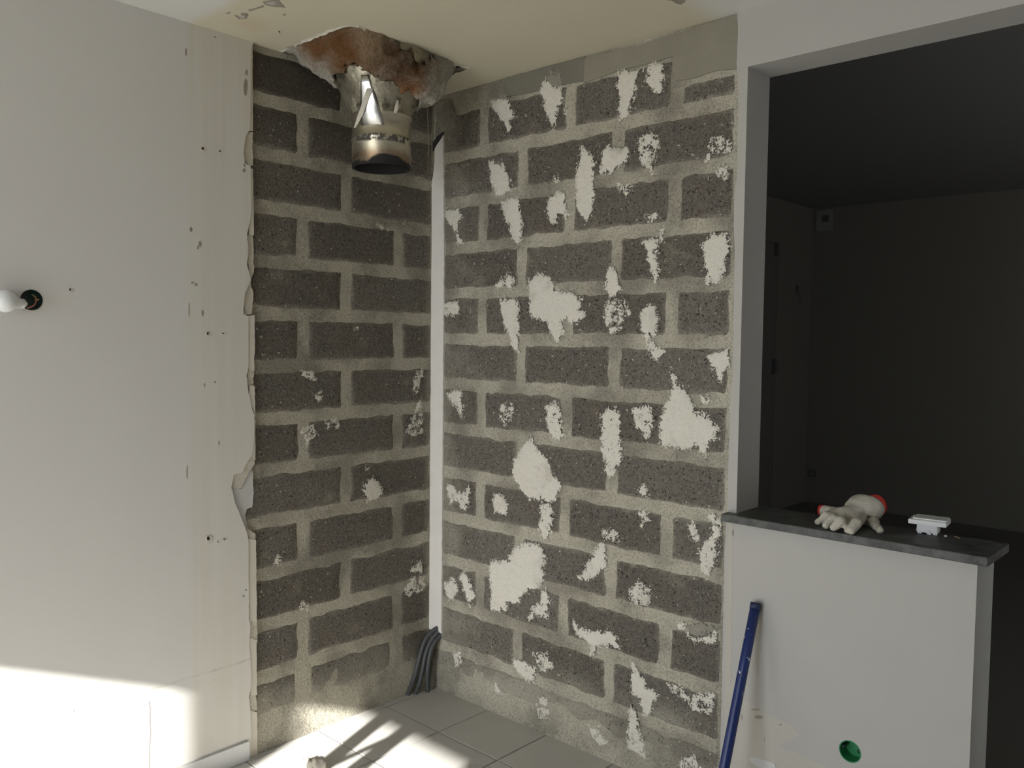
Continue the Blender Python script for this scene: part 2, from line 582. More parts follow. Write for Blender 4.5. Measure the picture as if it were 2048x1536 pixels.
def blue_mat():
    t = NT('blue_enamel')
    c = t.mix(t.noise(20, 3), (.006, .019, .105), (.010, .030, .15))
    spots = t.step(t.math('ADD', t.noise(34, 3, .6), t.math('MULTIPLY', t.noise(110, 2), .25)), .77, .79)
    xyz = t.sep(t.pos())
    spots = t.math('MULTIPLY', spots, t.step(xyz[2], .45, .56))
    c = t.mix(spots, c, (.70, .70, .68))
    return t.base(c, .35, spec=.5)
M_blue = blue_mat()

# ------------------------------------------------------------------ floor
floor = box('floor', (-.3, 4.6, -5.6, .2, -.12, -.004), M_grout)
tag(floor, 'grey tiled floor with dark thin joints below the block walls', 'floor', kind='structure')
def tile_mesh():
    s, g, t, b = .3335, .0032, .008, .0016
    bm = bmesh.new()
    bmesh.ops.create_cube(bm, size=1.0)
    for v in bm.verts:
        v.co = Vector((v.co.x*(s-g), v.co.y*(s-g), v.co.z*t - t/2))
    top = [e for e in bm.edges if all(v.co.z > -.001 for v in e.verts)]
    bmesh.ops.bevel(bm, geom=top, offset=b, segments=2, affect='EDGES')
    me = bpy.data.meshes.new('floor_tile'); bm.to_mesh(me); bm.free()
    me.materials.append(M_tile)
    return me
tm = tile_mesh()
TX0, TY0, TS = .0565, -.304, .3350
for i in range(-1, 14):
    for j in range(-15, 2):
        cx, cy = TX0 + (i+.5)*TS, TY0 + (j-.5)*TS
        if cx > 4.5 or cy < -5.5: continue
        t = link('floor_tile', tm, None, floor)
        t.location = (cx, cy, random.uniform(-.0006, .0006))
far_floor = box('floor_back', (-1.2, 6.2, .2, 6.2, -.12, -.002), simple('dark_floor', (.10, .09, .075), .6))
tag(far_floor, 'dark floor of the unlit room behind the half wall', 'floor', kind='structure')

# ------------------------------------------------------------------ block walls
def wobbly_block(name, frame, a0, a1, z0, z1, parent, seed, proud=.005, back=-.02):
    """one concrete block face with uneven edges; stores the distance to its four edges"""
    na, nz = max(4, int((a1-a0)/.022)), max(4, int((z1-z0)/.022))
    v, e = [], []
    for j in range(nz+1):
        for i in range(na+1):
            u = i/na; w = j/nz
            a = a0+(a1-a0)*u; z = z0+(z1-z0)*w
            ed = min(u, 1-u)*(a1-a0), min(w, 1-w)*(z1-z0)
            q = Vector((a*22+seed, z*22, seed*.37))
            da = noise.noise(q)*.007 + noise.noise(q*3)*.003
            dz = noise.noise(q+Vector((5, 9, 2)))*.007 + noise.noise(q*3+Vector((2, 1, 8)))*.003
            d = min(ed)
            o = proud*min(1, d/.024)**.8 - (.0035 if d == 0 else 0) + noise.noise(Vector((a*9, z*9, seed)))*.0018
            v.append(frame.p(a+da, z+dz, o))
            e.append((a-a0, a1-a, z-z0, z1-z))
    f = []
    R_ = na+1
    for j in range(nz):
        for i in range(na):
            f.append((j*R_+i, j*R_+i+1, (j+1)*R_+i+1, (j+1)*R_+i))
    rim = [i for i in range(R_)] + [j*R_+na for j in range(1, nz+1)] + [nz*R_+i for i in range(na-1, -1, -1)] + [j*R_ for j in range(nz-1, 0, -1)]
    n0 = len(v)
    for k in rim:
        v.append(v[k] + frame.n*(back)); e.append(e[k])
    m = len(rim)
    for k in range(m):
        f.append((rim[(k+1) % m], rim[k], n0+k, n0+(k+1) % m))
    if frame is FL:
        f = [tuple(reversed(x)) for x in f]
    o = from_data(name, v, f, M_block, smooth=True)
    at_ = o.data.attributes.new('edge', 'FLOAT_COLOR', 'POINT')
    at_.data.foreach_set('color', [c for q in e for c in q])
    o.parent = parent
    return o

JT = .024/2
W_END_R = 1.503
W_END_L = .93
zr = lambda i: 2.4063-.2*i
zl = lambda i: 2.2938-.2*i

def mortar_wall(name, frame, a0, a1, z0, z1, o, th, label):
    na, nz = int((a1-a0)/.03), int((z1-z0)/.03)
    v, f = [], []
    for j in range(nz+1):
        for i in range(na+1):
            a = a0+(a1-a0)*i/na; z = z0+(z1-z0)*j/nz
            oo = o + noise.noise(Vector((a*14, z*14, 3.3)))*.0025
            if z < .16: oo += (.16-z)*.09                # cement haunch at the foot
            v.append(frame.p(a, z, oo))
    R_ = na+1
    for j in range(nz):
        for i in range(na):
            q = (j*R_+i, j*R_+i+1, (j+1)*R_+i+1, (j+1)*R_+i)
            f.append(q if frame is FR else tuple(reversed(q)))
    n0 = len(v)
    for a, z in ((a0, z0), (a1, z0), (a1, z1), (a0, z1)):
        v.append(frame.p(a, z, -th))
    f.append((n0, n0+1, n0+2, n0+3))
    rim = [(list(range(R_)), n0, n0+1), ([j*R_+na for j in range(nz+1)], n0+1, n0+2), ([nz*R_+i for i in range(na, -1, -1)], n0+2, n0+3), ([j*R_ for j in range(nz, -1, -1)], n0+3, n0)]
    for l, p, q in rim:
        f.append(tuple(l)+(q, p))
    w = from_data(name, v, f, M_mortar, smooth=False)
    return tag(w, label, 'wall', kind='structure')

wall_right = mortar_wall('wall_right', FR, -.01, W_END_R+.01, -.02, CEIL, .0015, .16, 'bare concrete block wall with white plaster splotches beside the half wall')
wall_left = mortar_wall('wall_left', FL, 0, W_END_L+.06, -.02, CEIL, .0015, .16, 'bare dark concrete block wall behind the hanging flue pipe')

XA, X2, LX = .320, .5483, .4744
YA = [.7003, .21]
Y2 = .4904
sd_ = 1.0
rows_r = []
for k in range(-1, 12):                        # courses of the right wall, k: joint under the course is k+1
    zt, zb = zr(k), zr(k+1)
    rowA = (k % 2 == 1) or k == -1 
    js = [XA, XA+LX, XA+2*LX] if rowA else [X2, X2+LX]
    es = [-.03] + js + [W_END_R+.03]
    for i in range(len(es)-1):
        a0, a1 = es[i]+JT, es[i+1]-JT
        if i == 0: a0 = .0
        if i == len(es)-2: a1 = W_END_R
        if a1-a0 < .05: continue
        t_, b_ = zt-JT*.95, zb+JT*.95
        if k == -1:
            t_ = 2.60 if a0 < 1.2 else 2.505
        if k == 11: b_ = max(b_, .005)
        sd_ += 3.17
        wobbly_block('block', FR, a0, a1, b_, t_, wall_right, sd_)
for i, (a0, a1) in enumerate(((0, XA+.1), (XA+.14, XA+LX+.12), (XA+LX+.16, W_END_R))):   # cut course at the floor
    sd_ += 3.17
    wobbly_block('block', FR, a0, a1, .03, zr(11)-JT, wall_right, sd_, proud=.003)
for k in range(-2, 10):                        # left wall
    zt, zb = zl(k), zl(k+1)
    rowA = (k % 2 == 1)
    js = sorted([Y2]) if not rowA else sorted(YA)
    es = [-.03] + js + [W_END_L+.08]
    for i in range(len(es)-1):
        a0, a1 = es[i]+JT, es[i+1]-JT
        if i == 0: a0 = .004
        if i == len(es)-2: a1 = W_END_L+.05
        t_, b_ = zt-JT*.95, zb+JT*.95
        if k == -2: t_ = CEIL-.012
        sd_ += 3.17
        wobbly_block('block', FL, a0, a1, b_, t_, wall_left, sd_)
for a0, a1 in ((.004, .19), (.23, .68), (.72, W_END_L+.05)):
    sd_ += 3.17
    wobbly_block('block', FL, a0, a1, .12, zl(10)-JT, wall_left, sd_, proud=.003)

# cast concrete bond beam over the right wall
P = lambda pts, fr=FR, o=0.0: [fr.px(x, y, o) for x, y in pts]
def clampz(poly): return [(a, min(z, CEIL-.001)) for a, z in poly]
prism('bond_beam', FR, jitter(clampz(P(Z5([(990, 470), (1000, 310), (1300, 240), (1985, 5), (1985, 375), (1820, 395), (1690, 440), (1580, 455), (1562, 300), (1400, 345), (1200, 395)]))), .02, .002, 2.0), -.01, .0075, M_beam, parent=wall_right)
prism('beam_formwork_edge', FR, jitter(clampz(P(Z5([(480, 560), (480, 420), (1000, 300), (998, 455), (800, 490), (650, 530)]))), .02, .002, 4.0), -.01, .0065, M_beam2, parent=wall_right)

# ------------------------------------------------------------------ plaster residue on the blocks
def sdist(p, poly):
    ins = False; best = 9
    n = len(poly)
    for i in range(n):
        ax, ay = poly[i]; bx, by = poly[(i+1) % n]
        if (ay > p[1]) != (by > p[1]) and p[0] < (bx-ax)*(p[1]-ay)/(by-ay)+ax: ins = not ins
        dx, dy = bx-ax, by-ay
        t = max(0, min(1, ((p[0]-ax)*dx+(p[1]-ay)*dy)/max(dx*dx+dy*dy, 1e-12)))
        best = min(best, math.hypot(p[0]-ax-t*dx, p[1]-ay-t*dy))
    return best if ins else -best

def dab(poly_px, frame, parent, cover=1.0, mat=None, thick=.0035, cell=.007, name='plaster_residue', base=.0075, top_bare=0.0):
    poly = [frame.px(x, y) for x, y in poly_px]
    mg = .018
    a0, a1 = min(p[0] for p in poly)-mg, max(p[0] for p in poly)+mg
    z0, z1 = min(p[1] for p in poly)-mg, max(p[1] for p in poly)+mg
    na, nz = max(3, int((a1-a0)/cell)), max(3, int((z1-z0)/cell))
    v, cv, ix, f = [], [], {}, []
    for j in range(nz+1):
        for i in range(na+1):
            p = (a0+(a1-a0)*i/na, z0+(z1-z0)*j/nz)
            if p[0] < .002 or p[1] < .002 or p[1] > CEIL-.004 : continue
            d = sdist(p, poly)
            if d < -.02: continue
            c = .5 + max(-1.3, min(.85, d/.026))
            if cover < 1: c = min(c, .5+(cover-.5))
            if top_bare: c -= top_bare*max(0, (p[1]-z0)/(z1-z0)-.55)*2
            h = max(0, min(1, (d+.006)/.014))
            o = base + thick*h + noise.noise(Vector((p[0]*70, p[1]*70, 1.0)))*.0012*h
            ix[i, j] = len(v); v.append(frame.p(p[0], p[1], o)); cv.append(c)
    for j in range(nz):
        for i in range(na):
            q = [ix.get(k) for k in ((i, j), (i+1, j), (i+1, j+1), (i, j+1))]
            if None in q: continue
            f.append(tuple(q) if frame is FR else tuple(reversed(q)))
    if not f: return
    o = from_data(name, v, f, mat or M_dab, smooth=True)
    at_ = o.data.attributes.new('cover', 'FLOAT', 'POINT')
    at_.data.foreach_set('value', cv)
    o.parent = parent
    return o

DABS = [
 (Z5, .8, [(50,600),(90,570),(150,590),(170,680),(175,740),(140,780),(100,770),(60,720),(40,660)], 'g'),
 (Z5, 1, [(400,580),(440,565),(510,570),(515,640),(570,680),(520,700),(520,800),(490,740),(450,680),(410,620)], ''),
 (Z5, .8, [(415,575),(450,530),(480,500),(510,540),(510,580)], 'g'),
 (Z5, 1, [(735,480),(750,440),(790,490),(850,490),(860,560),(820,660),(800,770),(770,700),(740,620),(715,520)], ''),
 (Z5, .9, [(750,450),(780,385),(840,400),(855,480),(800,495)], 'g'),
 (Z5, 1, [(1205,390),(1340,380),(1335,440),(1300,600),(1260,690),(1225,710),(1220,580),(1205,450)], 't'),
 (Z5, 1, [(1370,370),(1490,330),(1500,420),(1490,545),(1440,510),(1380,460),(1400,420)], 't'),
 (Z5, 1, [(865,590),(888,640),(880,660),(860,640)], ''),
 (Z5, 1, [(385,980),(470,975),(500,1040),(530,1130),(520,1165),(430,1180),(400,1100)], ''),
 (Z5, 1, [(455,1210),(580,1200),(590,1300),(597,1480),(580,1530),(540,1460),(520,1390),(480,1310)], 't'),
 (Z5, 1, [(100,1280),(200,1265),(210,1330),(180,1380),(190,1440),(220,1490),(190,1490),(155,1390),(105,1330)], ''),
 (Z5, 1, [(800,1080),(820,1060),(838,1080),(815,1100)], ''),
 (Z5, 1, [(770,1210),(830,1170),(870,1180),(865,1240),(915,1310),(880,1330),(840,1300),(820,1370),(780,1370),(755,1290)], ''),
 (Z5, 1, [(985,865),(1020,910),(1075,980),(1050,1010),(1060,1120),(1045,1290),(1020,1360),(980,1330),(940,1250),(945,1040),(970,950)], ''),
 (Z5, 1, [(1110,920),(1140,880),(1270,880),(1300,945),(1230,990),(1160,1050),(1100,1040)], ''),
 (Z5, .62, [(1350,830),(1400,780),(1470,820),(1475,890),(1450,940),(1430,1040),(1390,1000),(1355,950)], ''),
 (Z5, 1, [(1785,860),(1805,860),(1795,960),(1780,960)], ''),
 (Z5, .52, [(1810,840),(1880,810),(1950,850),(1930,920),(1860,910),(1810,930)], ''),
 (Z5, .8, [(1835,1020),(1890,1000),(1915,1040),(1890,1085),(1850,1060)], ''),
 (Z5, .55, [(1205,1130),(1250,1110),(1295,1140),(1270,1190),(1220,1160)], ''),
 (Z5, 1, [(1395,1320),(1450,1310),(1450,1340),(1415,1345)], ''),
 (Z6, .9, [(1365,140),(1470,120),(1460,200),(1450,270),(1480,330),(1455,400),(1425,320),(1400,220)], ''),
 (Z6, 1, [(1745,160),(1800,100),(1910,90),(1925,200),(1890,300),(1860,400),(1780,410),(1775,300),(1760,200)], ''),
 (Z6, 1, [(1490,55),(1500,90),(1485,150),(1478,110)], ''),
 (Z6, 1, [(435,415),(490,360),(520,340),(550,380),(530,425),(480,410),(450,435)], ''),
 (Z6, 1, [(640,380),(720,345),(770,370),(805,410),(805,450),(900,460),(980,510),(960,570),(995,600),(930,670),(880,620),(850,640),(860,740),(820,775),(780,720),(750,640),(690,640),(650,600),(645,500)], ''),
 (Z6, 1, [(1160,300),(1200,310),(1210,380),(1230,440),(1170,500),(1120,450),(1130,390)], ''),
 (Z6, .58, [(1150,520),(1260,520),(1280,600),(1230,680),(1170,720),(1120,600)], ''),
 (Z6, 1, [(1375,560),(1420,530),(1450,560),(1470,640),(1460,720),(1400,750),(1440,800),(1500,850),(1470,900),(1430,890),(1390,780),(1355,690),(1355,620)], ''),
 (Z6, .9, [(95,530),(190,520),(190,600),(150,620),(95,600)], ''),
 (Z6, 1, [(455,510),(560,500),(575,560),(578,730),(575,850),(540,830),(510,730),(480,650)], ''),
 (Z6, 1, [(1790,870),(1920,825),(1920,910),(1885,980),(1880,1050),(1850,1000),(1800,930)], ''),
 (Z6, 1, [(1550,950),(1580,1030),(1660,1130),(1700,1220),(1800,1280),(1850,1330),(1850,1390),(1780,1440),(1770,1510),(1720,1450),(1560,1460),(1480,1440),(1490,1250),(1540,1140),(1560,1040)], ''),
 (Z6, .9, [(120,1110),(200,1090),(215,1160),(230,1240),(215,1260),(180,1200),(130,1150)], ''),
 (Z6, .55, [(470,1180),(530,1180),(540,1260),(490,1310),(450,1250)], ''),
 (Z6, .9, [(750,1200),(790,1170),(845,1190),(845,1300),(870,1390),(800,1400),(760,1300)], ''),
 (Z6, .95, [(1110,1240),(1190,1195),(1215,1250),(1220,1400),(1225,1536),(1190,1620),(1150,1640),(1110,1480),(1105,1380)], ''),
 (Z6, .8, [(1310,1210),(1420,1195),(1430,1240),(1440,1340),(1410,1395),(1350,1340),(1315,1280)], ''),
 (Z6, .5, [(1740,1140),(1790,1125),(1800,1150),(1760,1165)], ''),
 (Z6, 1, [(655,1380),(690,1450),(740,1520),(800,1620),(845,1690),(830,1750),(800,1800),(720,1790),(640,1780),(590,1720),(545,1640),(545,1540),(600,1450)], ''),
 (Z7, .85, [(110,290),(140,275),(180,330),(210,340),(250,300),(265,330),(240,450),(210,430),(190,390),(140,400)], ''),
 (Z7, 1, [(415,350),(450,325),(500,370),(510,440),(495,475),(420,455)], 't'),
 (Z7, .95, [(720,390),(790,400),(790,480),(785,580),(740,640),(710,560),(715,470)], ''),
 (Z7, 1, [(1330,300),(1370,285),(1395,310),(1410,370),(1370,350)], ''),
 (Z7, .55, [(1350,460),(1400,430),(1405,510),(1360,560)], ''),
 (Z7, 1, [(1655,530),(1690,530),(1720,600),(1725,660),(1670,620)], ''),
 (Z7, .85, [(1800,450),(1840,480),(1870,560),(1850,680),(1820,790),(1780,880),(1740,800),(1730,700),(1790,640),(1820,560)], ''),
 (Z7, .6, [(1110,590),(1150,570),(1200,600),(1220,650),(1160,640),(1120,620)], ''),
 (Z7, 1, [(1120,640),(1135,720),(1130,800),(1090,860),(1000,900),(960,880),(1000,830),(1040,740)], ''),
 (Z7, 1, [(620,650),(680,660),(740,690),(745,790),(725,880),(740,930),(640,960),(560,1040),(500,1040),(495,1090),(400,1080),(400,940),(390,800),(400,770),(510,770),(540,700)], ''),
 (Z7, .95, [(740,940),(760,1000),(795,1030),(760,1060),(755,1140),(700,1110),(640,1140),(650,1090),(710,1040)], ''),
 (Z7, .9, [(100,920),(150,885),(190,930),(160,1010),(120,1000)], ''),
 (Z7, 1, [(195,870),(240,830),(260,900),(290,1000),(260,1060),(230,980)], ''),
 (Z7, .9, [(1285,960),(1340,895),(1400,920),(1425,980),(1410,1050),(1350,1050),(1280,1010)], 't'),
 (Z7, 1, [(925,1150),(960,1210),(1040,1220),(1140,1220),(1200,1260),(1220,1330),(1160,1310),(1080,1320),(1050,1390),(1030,1380),(1040,1310),(970,1260),(935,1210)], ''),
 (Z7, .9, [(1590,1170),(1650,1180),(1640,1220),(1590,1190)], ''),
 (Z7, 1, [(1650,1230),(1700,1265),(1800,1250),(1840,1200),(1845,1290),(1700,1290)], ''),
 (Z7, .9, [(1650,1190),(1740,1165),(1830,1200),(1800,1250),(1700,1260)], 'g'),
 (Z8, .9, [(540,610),(580,595),(640,640),(680,650),(670,740),(620,730),(570,680)], ''),
 (Z8, .52, [(670,570),(760,565),(790,650),(720,670)], ''),
 (Z8, 1, [(1300,620),(1340,680),(1400,780),(1470,830),(1430,870),(1420,960),(1380,950),(1350,850),(1295,810)], ''),
 (Z8, .62, [(1530,770),(1600,780),(1650,840),(1820,830),(1800,940),(1690,920),(1640,860)], ''),
 (Z8, .9, [(1290,910),(1330,960),(1360,1080),(1390,1240),(1340,1200),(1270,1170),(1275,1050)], ''),
 (Z8, .8, [(1030,1030),(1080,1030),(1110,1090),(1160,1140),(1060,1180),(1040,1110)], ''),
 (Z8, .7, [(695,900),(770,930),(770,980),(700,990)], ''),
 (Z8, .7, [(700,850),(760,850),(765,890),(730,890)], ''),
 (Z8, .8, [(1060,1190),(1180,1200),(1290,1250),(1420,1280),(1400,1320),(1260,1290)], ''),
 (Z8, .7, [(430,750),(465,820),(430,820)], ''),
 (Z8, .6, [(160,560),(200,560),(210,630),(170,640)], ''),
 (Z8, .6, [(1610,1240),(1720,1230),(1740,1299),(1620,1310)], ''),
]
for fn, cov, pts, k in DABS:
    dab(fn(pts), FR, wall_right, cov, M_glue if 'g' in k else M_dab, top_bare=.35 if 't' in k else 0)
DABS_L = [
 (Z3, 1, [(895,690),(930,660),(970,630),(1020,700),(1040,755),(990,790),(920,805),(890,740)]),
 (Z3, .62, [(1210,300),(1260,180),(1310,70),(1325,200),(1320,320),(1230,325)]),
 (Z3, .7, [(1240,1320),(1290,1240),(1325,1270),(1320,1330)]),
 (Z3, .62, [(1200,1450),(1250,1370),(1330,1370),(1340,1440),(1330,1470),(1220,1490)]),
 (Z2, .75, [(420,1320),(530,1330),(535,1390),(480,1370)]),
 (Z2, .55, [(1280,1330),(1330,1320),(1310,1400),(1280,1500),(1260,1480)]),
 (Z2, 1, [(825,1000),(860,998),(865,1012),(835,1014)]),
 (Z2, .9, [(985,250),(1030,265),(1070,295),(1020,285)]),
 (Z2, .9, [(1175,205),(1195,235),(1185,240)]),
 (Z2, .55, [(545,1490),(580,1480),(585,1536),(555,1536)]),
 (Z3, .55, [(245,1220),(290,1220),(290,1275),(250,1270)]),
 (Z3, .5, [(440,300),(520,260),(560,330),(480,400)]),
 (Z3, .5, [(600,220),(690,200),(720,260),(640,270)]),
 (Z3, .9, [(915,570),(940,570),(935,585)]),
 (Z4, .5, [(420,290),(510,290),(500,330),(440,320)]),
]
for fn, cov, pts in DABS_L:
    dab(fn(pts), FL, wall_left, cov)

# white filled chase up the corner
strip = prism('plaster_filled_chase', FR, jitter([(.001, .262), (.086, .262), (.086, 2.0), (.075, 2.51), (.02, 2.46), (.02, 2.40), (.001, 2.30)], .02, .0022, 6.0), -.02, .013, M_strip, parent=wall_right)
tag(strip, 'white plaster strip running up the corner')
prism('broken_chase_end', FR, jitter([(.0, 2.45), (.02, 2.475), (.072, 2.512), (.074, 2.526), (.03, 2.512), (0, 2.485)], .012, .002, 8.), -.02, .009, M_dark, parent=wall_right)  # dark patch for the small hole, with the shadow below it painted in

# ------------------------------------------------------------------ left plasterboard wall
OW = .020
EDGE = [(507, 62), (502, 100), (501, 258), (493, 268), (489, 285), (487, 305), (490, 325), (502, 335), (503, 430), (494, 470), (497, 500), (494, 530), (502, 560), (489, 590), (487, 628), (497, 634), (497, 736), (493, 752), (497, 785), (503, 815), (509, 830), (508, 880), (504, 912), (492, 928), (485, 945), (467, 950), (463, 975), (470, 1005), (485, 1042), (494, 1065), (497, 1082), (498, 1240), (501, 1255), (498, 1290), (501, 1312), (503, 1370), (498, 1395), (501, 1425), (503, 1478), (503, 1530)]
poly = [FL.px(x, y, OW) for x, y in EDGE]
poly[0] = (poly[0][0], CEIL); poly[-1] = (poly[-1][0], -.01)
edge = jitter(poly, .012, .0018, 3.0, closed=False)
hc = FL.px(63, 600, OW)
hole = [(hc[0]+.032*math.cos(2*math.pi*k/32), hc[1]+.032*math.sin(2*math.pi*k/32)) for k in range(32)]
wl = prism('wall_left_plaster', FL, edge + [(5.6, -.01), (5.6, CEIL)], 0.0075, OW, M_wall, holes=[hole])
tag(wl, 'pale painted plasterboard wall with ragged broken edge beside the blocks', 'wall', kind='structure')
# a backing so the board is closed
box('board_backing', (-.25, .0, -5.6, -1.02, 0, CEIL), M_greysheet, wl)

def strip_px(name, pts, o0, o1, mat, parent, step=.01, amp=.0018, seed=0., frame=FL):
    return prism(name, frame, jitter([frame.px(x, y, o1) for x, y in pts], step, amp, seed), o0, o1, mat, parent=parent)
# card edge left along the break, and the chips in it
strip_px('card_edge', [(495, 84), (505, 86), (506, 262), (498, 262)], .007, .0165, M_cream, wl, seed=1.)
strip_px('card_edge', [(497, 335), (506, 338), (508, 470), (499, 470)], .007, .0165, M_cream, wl, seed=2.)
strip_px('card_edge', [(494, 632), (509, 630), (510, 700), (508, 722), (509, 742), (496, 738)], .007, .0165, M_cream, wl, seed=3.)
strip_px('card_edge', [(499, 770), (509, 772), (511, 835), (505, 815), (498, 812)], .007, .0165, M_cream, wl, seed=4.)
strip_px('card_edge', [(504, 835), (511, 838), (511, 920), (504, 915)], .007, .0165, M_cream, wl, seed=5.)
strip_px('card_edge', [(495, 1078), (512, 1080), (514, 1245), (499, 1240)], .007, .0165, M_cream, wl, seed=6.)
strip_px('card_edge', [(498, 1275), (513, 1280), (514, 1390), (501, 1390)], .007, .0165, M_cream, wl, seed=7.)
strip_px('card_edge', [(500, 1420), (514, 1425), (515, 1518), (500, 1530)], .007, .0165, M_cream, wl, seed=8.)
for i, pts in enumerate([
    [(493, 266), (505, 264), (506, 330), (498, 333), (489, 320), (487, 300)],
    [(495, 470), (506, 470), (508, 545), (500, 560), (507, 590), (503, 628), (490, 632), (487, 600), (494, 575), (498, 540), (495, 505)],
    [(497, 736), (508, 738), (507, 770), (511, 790), (503, 785), (494, 768), (494, 752)],
    [(503, 914), (511, 905), (508, 928), (505, 935), (494, 952), (484, 975), (470, 978), (464, 985), (466, 952), (482, 945), (492, 928)],
    [(487, 1056), (500, 1058), (511, 1068), (511, 1082), (496, 1080)],
    [(496, 1232), (514, 1236), (515, 1284), (497, 1286)],
    [(499, 1300), (512, 1300), (513, 1325), (504, 1322)],
    [(501, 1390), (512, 1385), (514, 1420), (503, 1424), (497, 1405)]]):
    strip_px('gypsum_chip', pts, .004, .013 if i != 3 else .0145, M_core, wl, .006, .0035, 20.+i)
strip_px('torn_sheet', [(466, 975), (482, 978), (494, 952), (505, 938), (507, 975), (506, 1005), (504, 1015), (494, 1018), (490, 1030), (494, 1052), (500, 1062), (494, 1066), (482, 1035), (470, 1003)], .002, .0095, M_greysheet, wl, .008, .002, 31.)

# baseboard tile on the left wall, sticking out of the corner
bb = prism('baseboard_left', FL, [(FL.px(499, 1480, .03)[0], 0), (5.5, 0), (5.5, .072), (FL.px(499, 1480, .03)[0], .072)], OW, OW+.010, M_plastic)
tag(bb, 'white tile baseboard running along the pale left wall', 'baseboard', kind='structure')
bbc = prism('shadow_line', FL, [(FL.px(499, 1480, .03)[0], .072), (5.5, .072), (5.5, .0755), (FL.px(497, 1480, .03)[0], .0755)], OW, OW+.006, M_white, parent=bb)  # grey strip drawn as the thin shadow along the baseboard top

# screw holes, chips and the crack in the plasterboard
def blob_poly(cx, cy, rx, ry, seed, n=14):
    return [(cx+rx*(1+.35*noise.noise(Vector((math.cos(2*math.pi*k/n)*1.5, math.sin(2*math.pi*k/n)*1.5, seed))))*math.cos(2*math.pi*k/n),
             cy+ry*(1+.35*noise.noise(Vector((math.cos(2*math.pi*k/n)*1.5+4, math.sin(2*math.pi*k/n)*1.5, seed))))*math.sin(2*math.pi*k/n)) for k in range(n)]
for i, (x, y, rx, ry) in enumerate([(407, 298, 6, 5), (440, 303, 4, 3), (416, 668, 4, 5), (447, 667, 5, 2), (418, 1078, 7, 7), (449, 1079, 4, 2.5), (436, 1084, 2.5, 2), (141, 580, 4, 4)]):
    c = prism('screw_hole', FL, [FL.px(a, b, OW) for a, b in blob_poly(x, y, rx, ry, i*1.3)], OW-.001, OW+.0022, M_core, parent=wl)
    prism('screw_recess', FL, [FL.px(a, b, OW) for a, b in blob_poly(x-.3*rx, y-.2*ry, rx*.45, ry*.55, i*2.1)], OW-.001, OW+.0026, M_dark, parent=wl)
M_scuff = simple('scuffed_card', (.33, .30, .245), .9, var=.2, scale=80, bump=.3)
for i, (x, y, rx, ry) in enumerate([(372, 104, 2, 8), (382, 459, 3, 5), (400, 488, 3, 6), (396, 495, 2, 4), (385, 565, 3, 2), (392, 569, 3, 3), (378, 620, 1, 14), (405, 626, 2, 6), (430, 764, 2, 2), (409, 770, 1.5, 4),
        (438, 886, 1.5, 5), (492, 1180, 2, 2), (487, 1192, 2, 2), (430, 74, 2, 2), (493, 145, 3, 6), (491, 175, 4, 18), (489, 330, 2, 4), (488, 341, 3, 4), (374, 945, 1.2, 14)]):
    prism('scuff', FL, [FL.px(a, b, OW) for a, b in blob_poly(x, y, rx, ry, i*1.9)], OW-.001, OW+.0008, M_scuff, parent=wl)
crack = [FL.px(x, y, OW) for x, y in ((298, 1402), (300, 1420), (299, 1440), (301, 1460), (299, 1490), (298, 1540))]
crk = jitter(crack, .01, .0012, 9., closed=False)
prism('crack', FL, [(a-.001, z) for a, z in crk]+[(a+.001, z) for a, z in reversed(crk)], OW-.001, OW+.0006, M_scuff, parent=wl)
dabs_l = [(142, 1421, 7, 4), (475, 1305, 2, 2), (432, 1363, 5, 4)]
for i, (x, y, rx, ry) in enumerate(dabs_l):
    prism('scuff', FL, [FL.px(a, b, OW) for a, b in blob_poly(x, y, rx, ry, 40+i*1.9)], OW-.001, OW+.0008, M_cream, parent=wl)

# ------------------------------------------------------------------ ceiling with the torn flue opening
HOLE = [(.012, -.80), (.10, -.800), (.158, -.804), (.289, -.806), (.40, -.803), (.445, -.79), (.465, -.765), (.447, -.70), (.430, -.60), (.427, -.43), (.410, -.28), (.432, -.205), (.40, -.198), (.331, -.188), (.144, -.125), (.06, -.101), (.004, -.095)]
holej = jitter(HOLE, .016, .0055, 12.0)
holej = [(max(.0035, a), b) for a, b in holej]
ceiling = prism('ceiling', FC, [(-.3, -5.7), (4.7, -5.7), (4.7, .16), (-.3, .16)], -.016, 0.0, M_ceil, holes=[holej])
tag(ceiling, 'off-white ceiling with a torn opening around the flue', 'ceiling', kind='structure')
loft = empty('ceiling_loft', (0, 0, CEIL+.02))
tag(loft, 'dark loft void seen through the torn ceiling opening', 'ceiling', kind='structure')
box('loft_board', (-.4, 4.8, -5.8, .3, CEIL+.35, CEIL+.40), M_dark, loft)
for b in ((-.4, -.3, -5.8, .3, CEIL, CEIL+.36), (4.7, 4.8, -5.8, .3, CEIL, CEIL+.36), (-.4, 4.8, -5.8, -5.7, CEIL, CEIL+.36), (-.4, 4.8, .16, .26, CEIL, CEIL+.36)):
    box('loft_side', b, M_dark, loft)
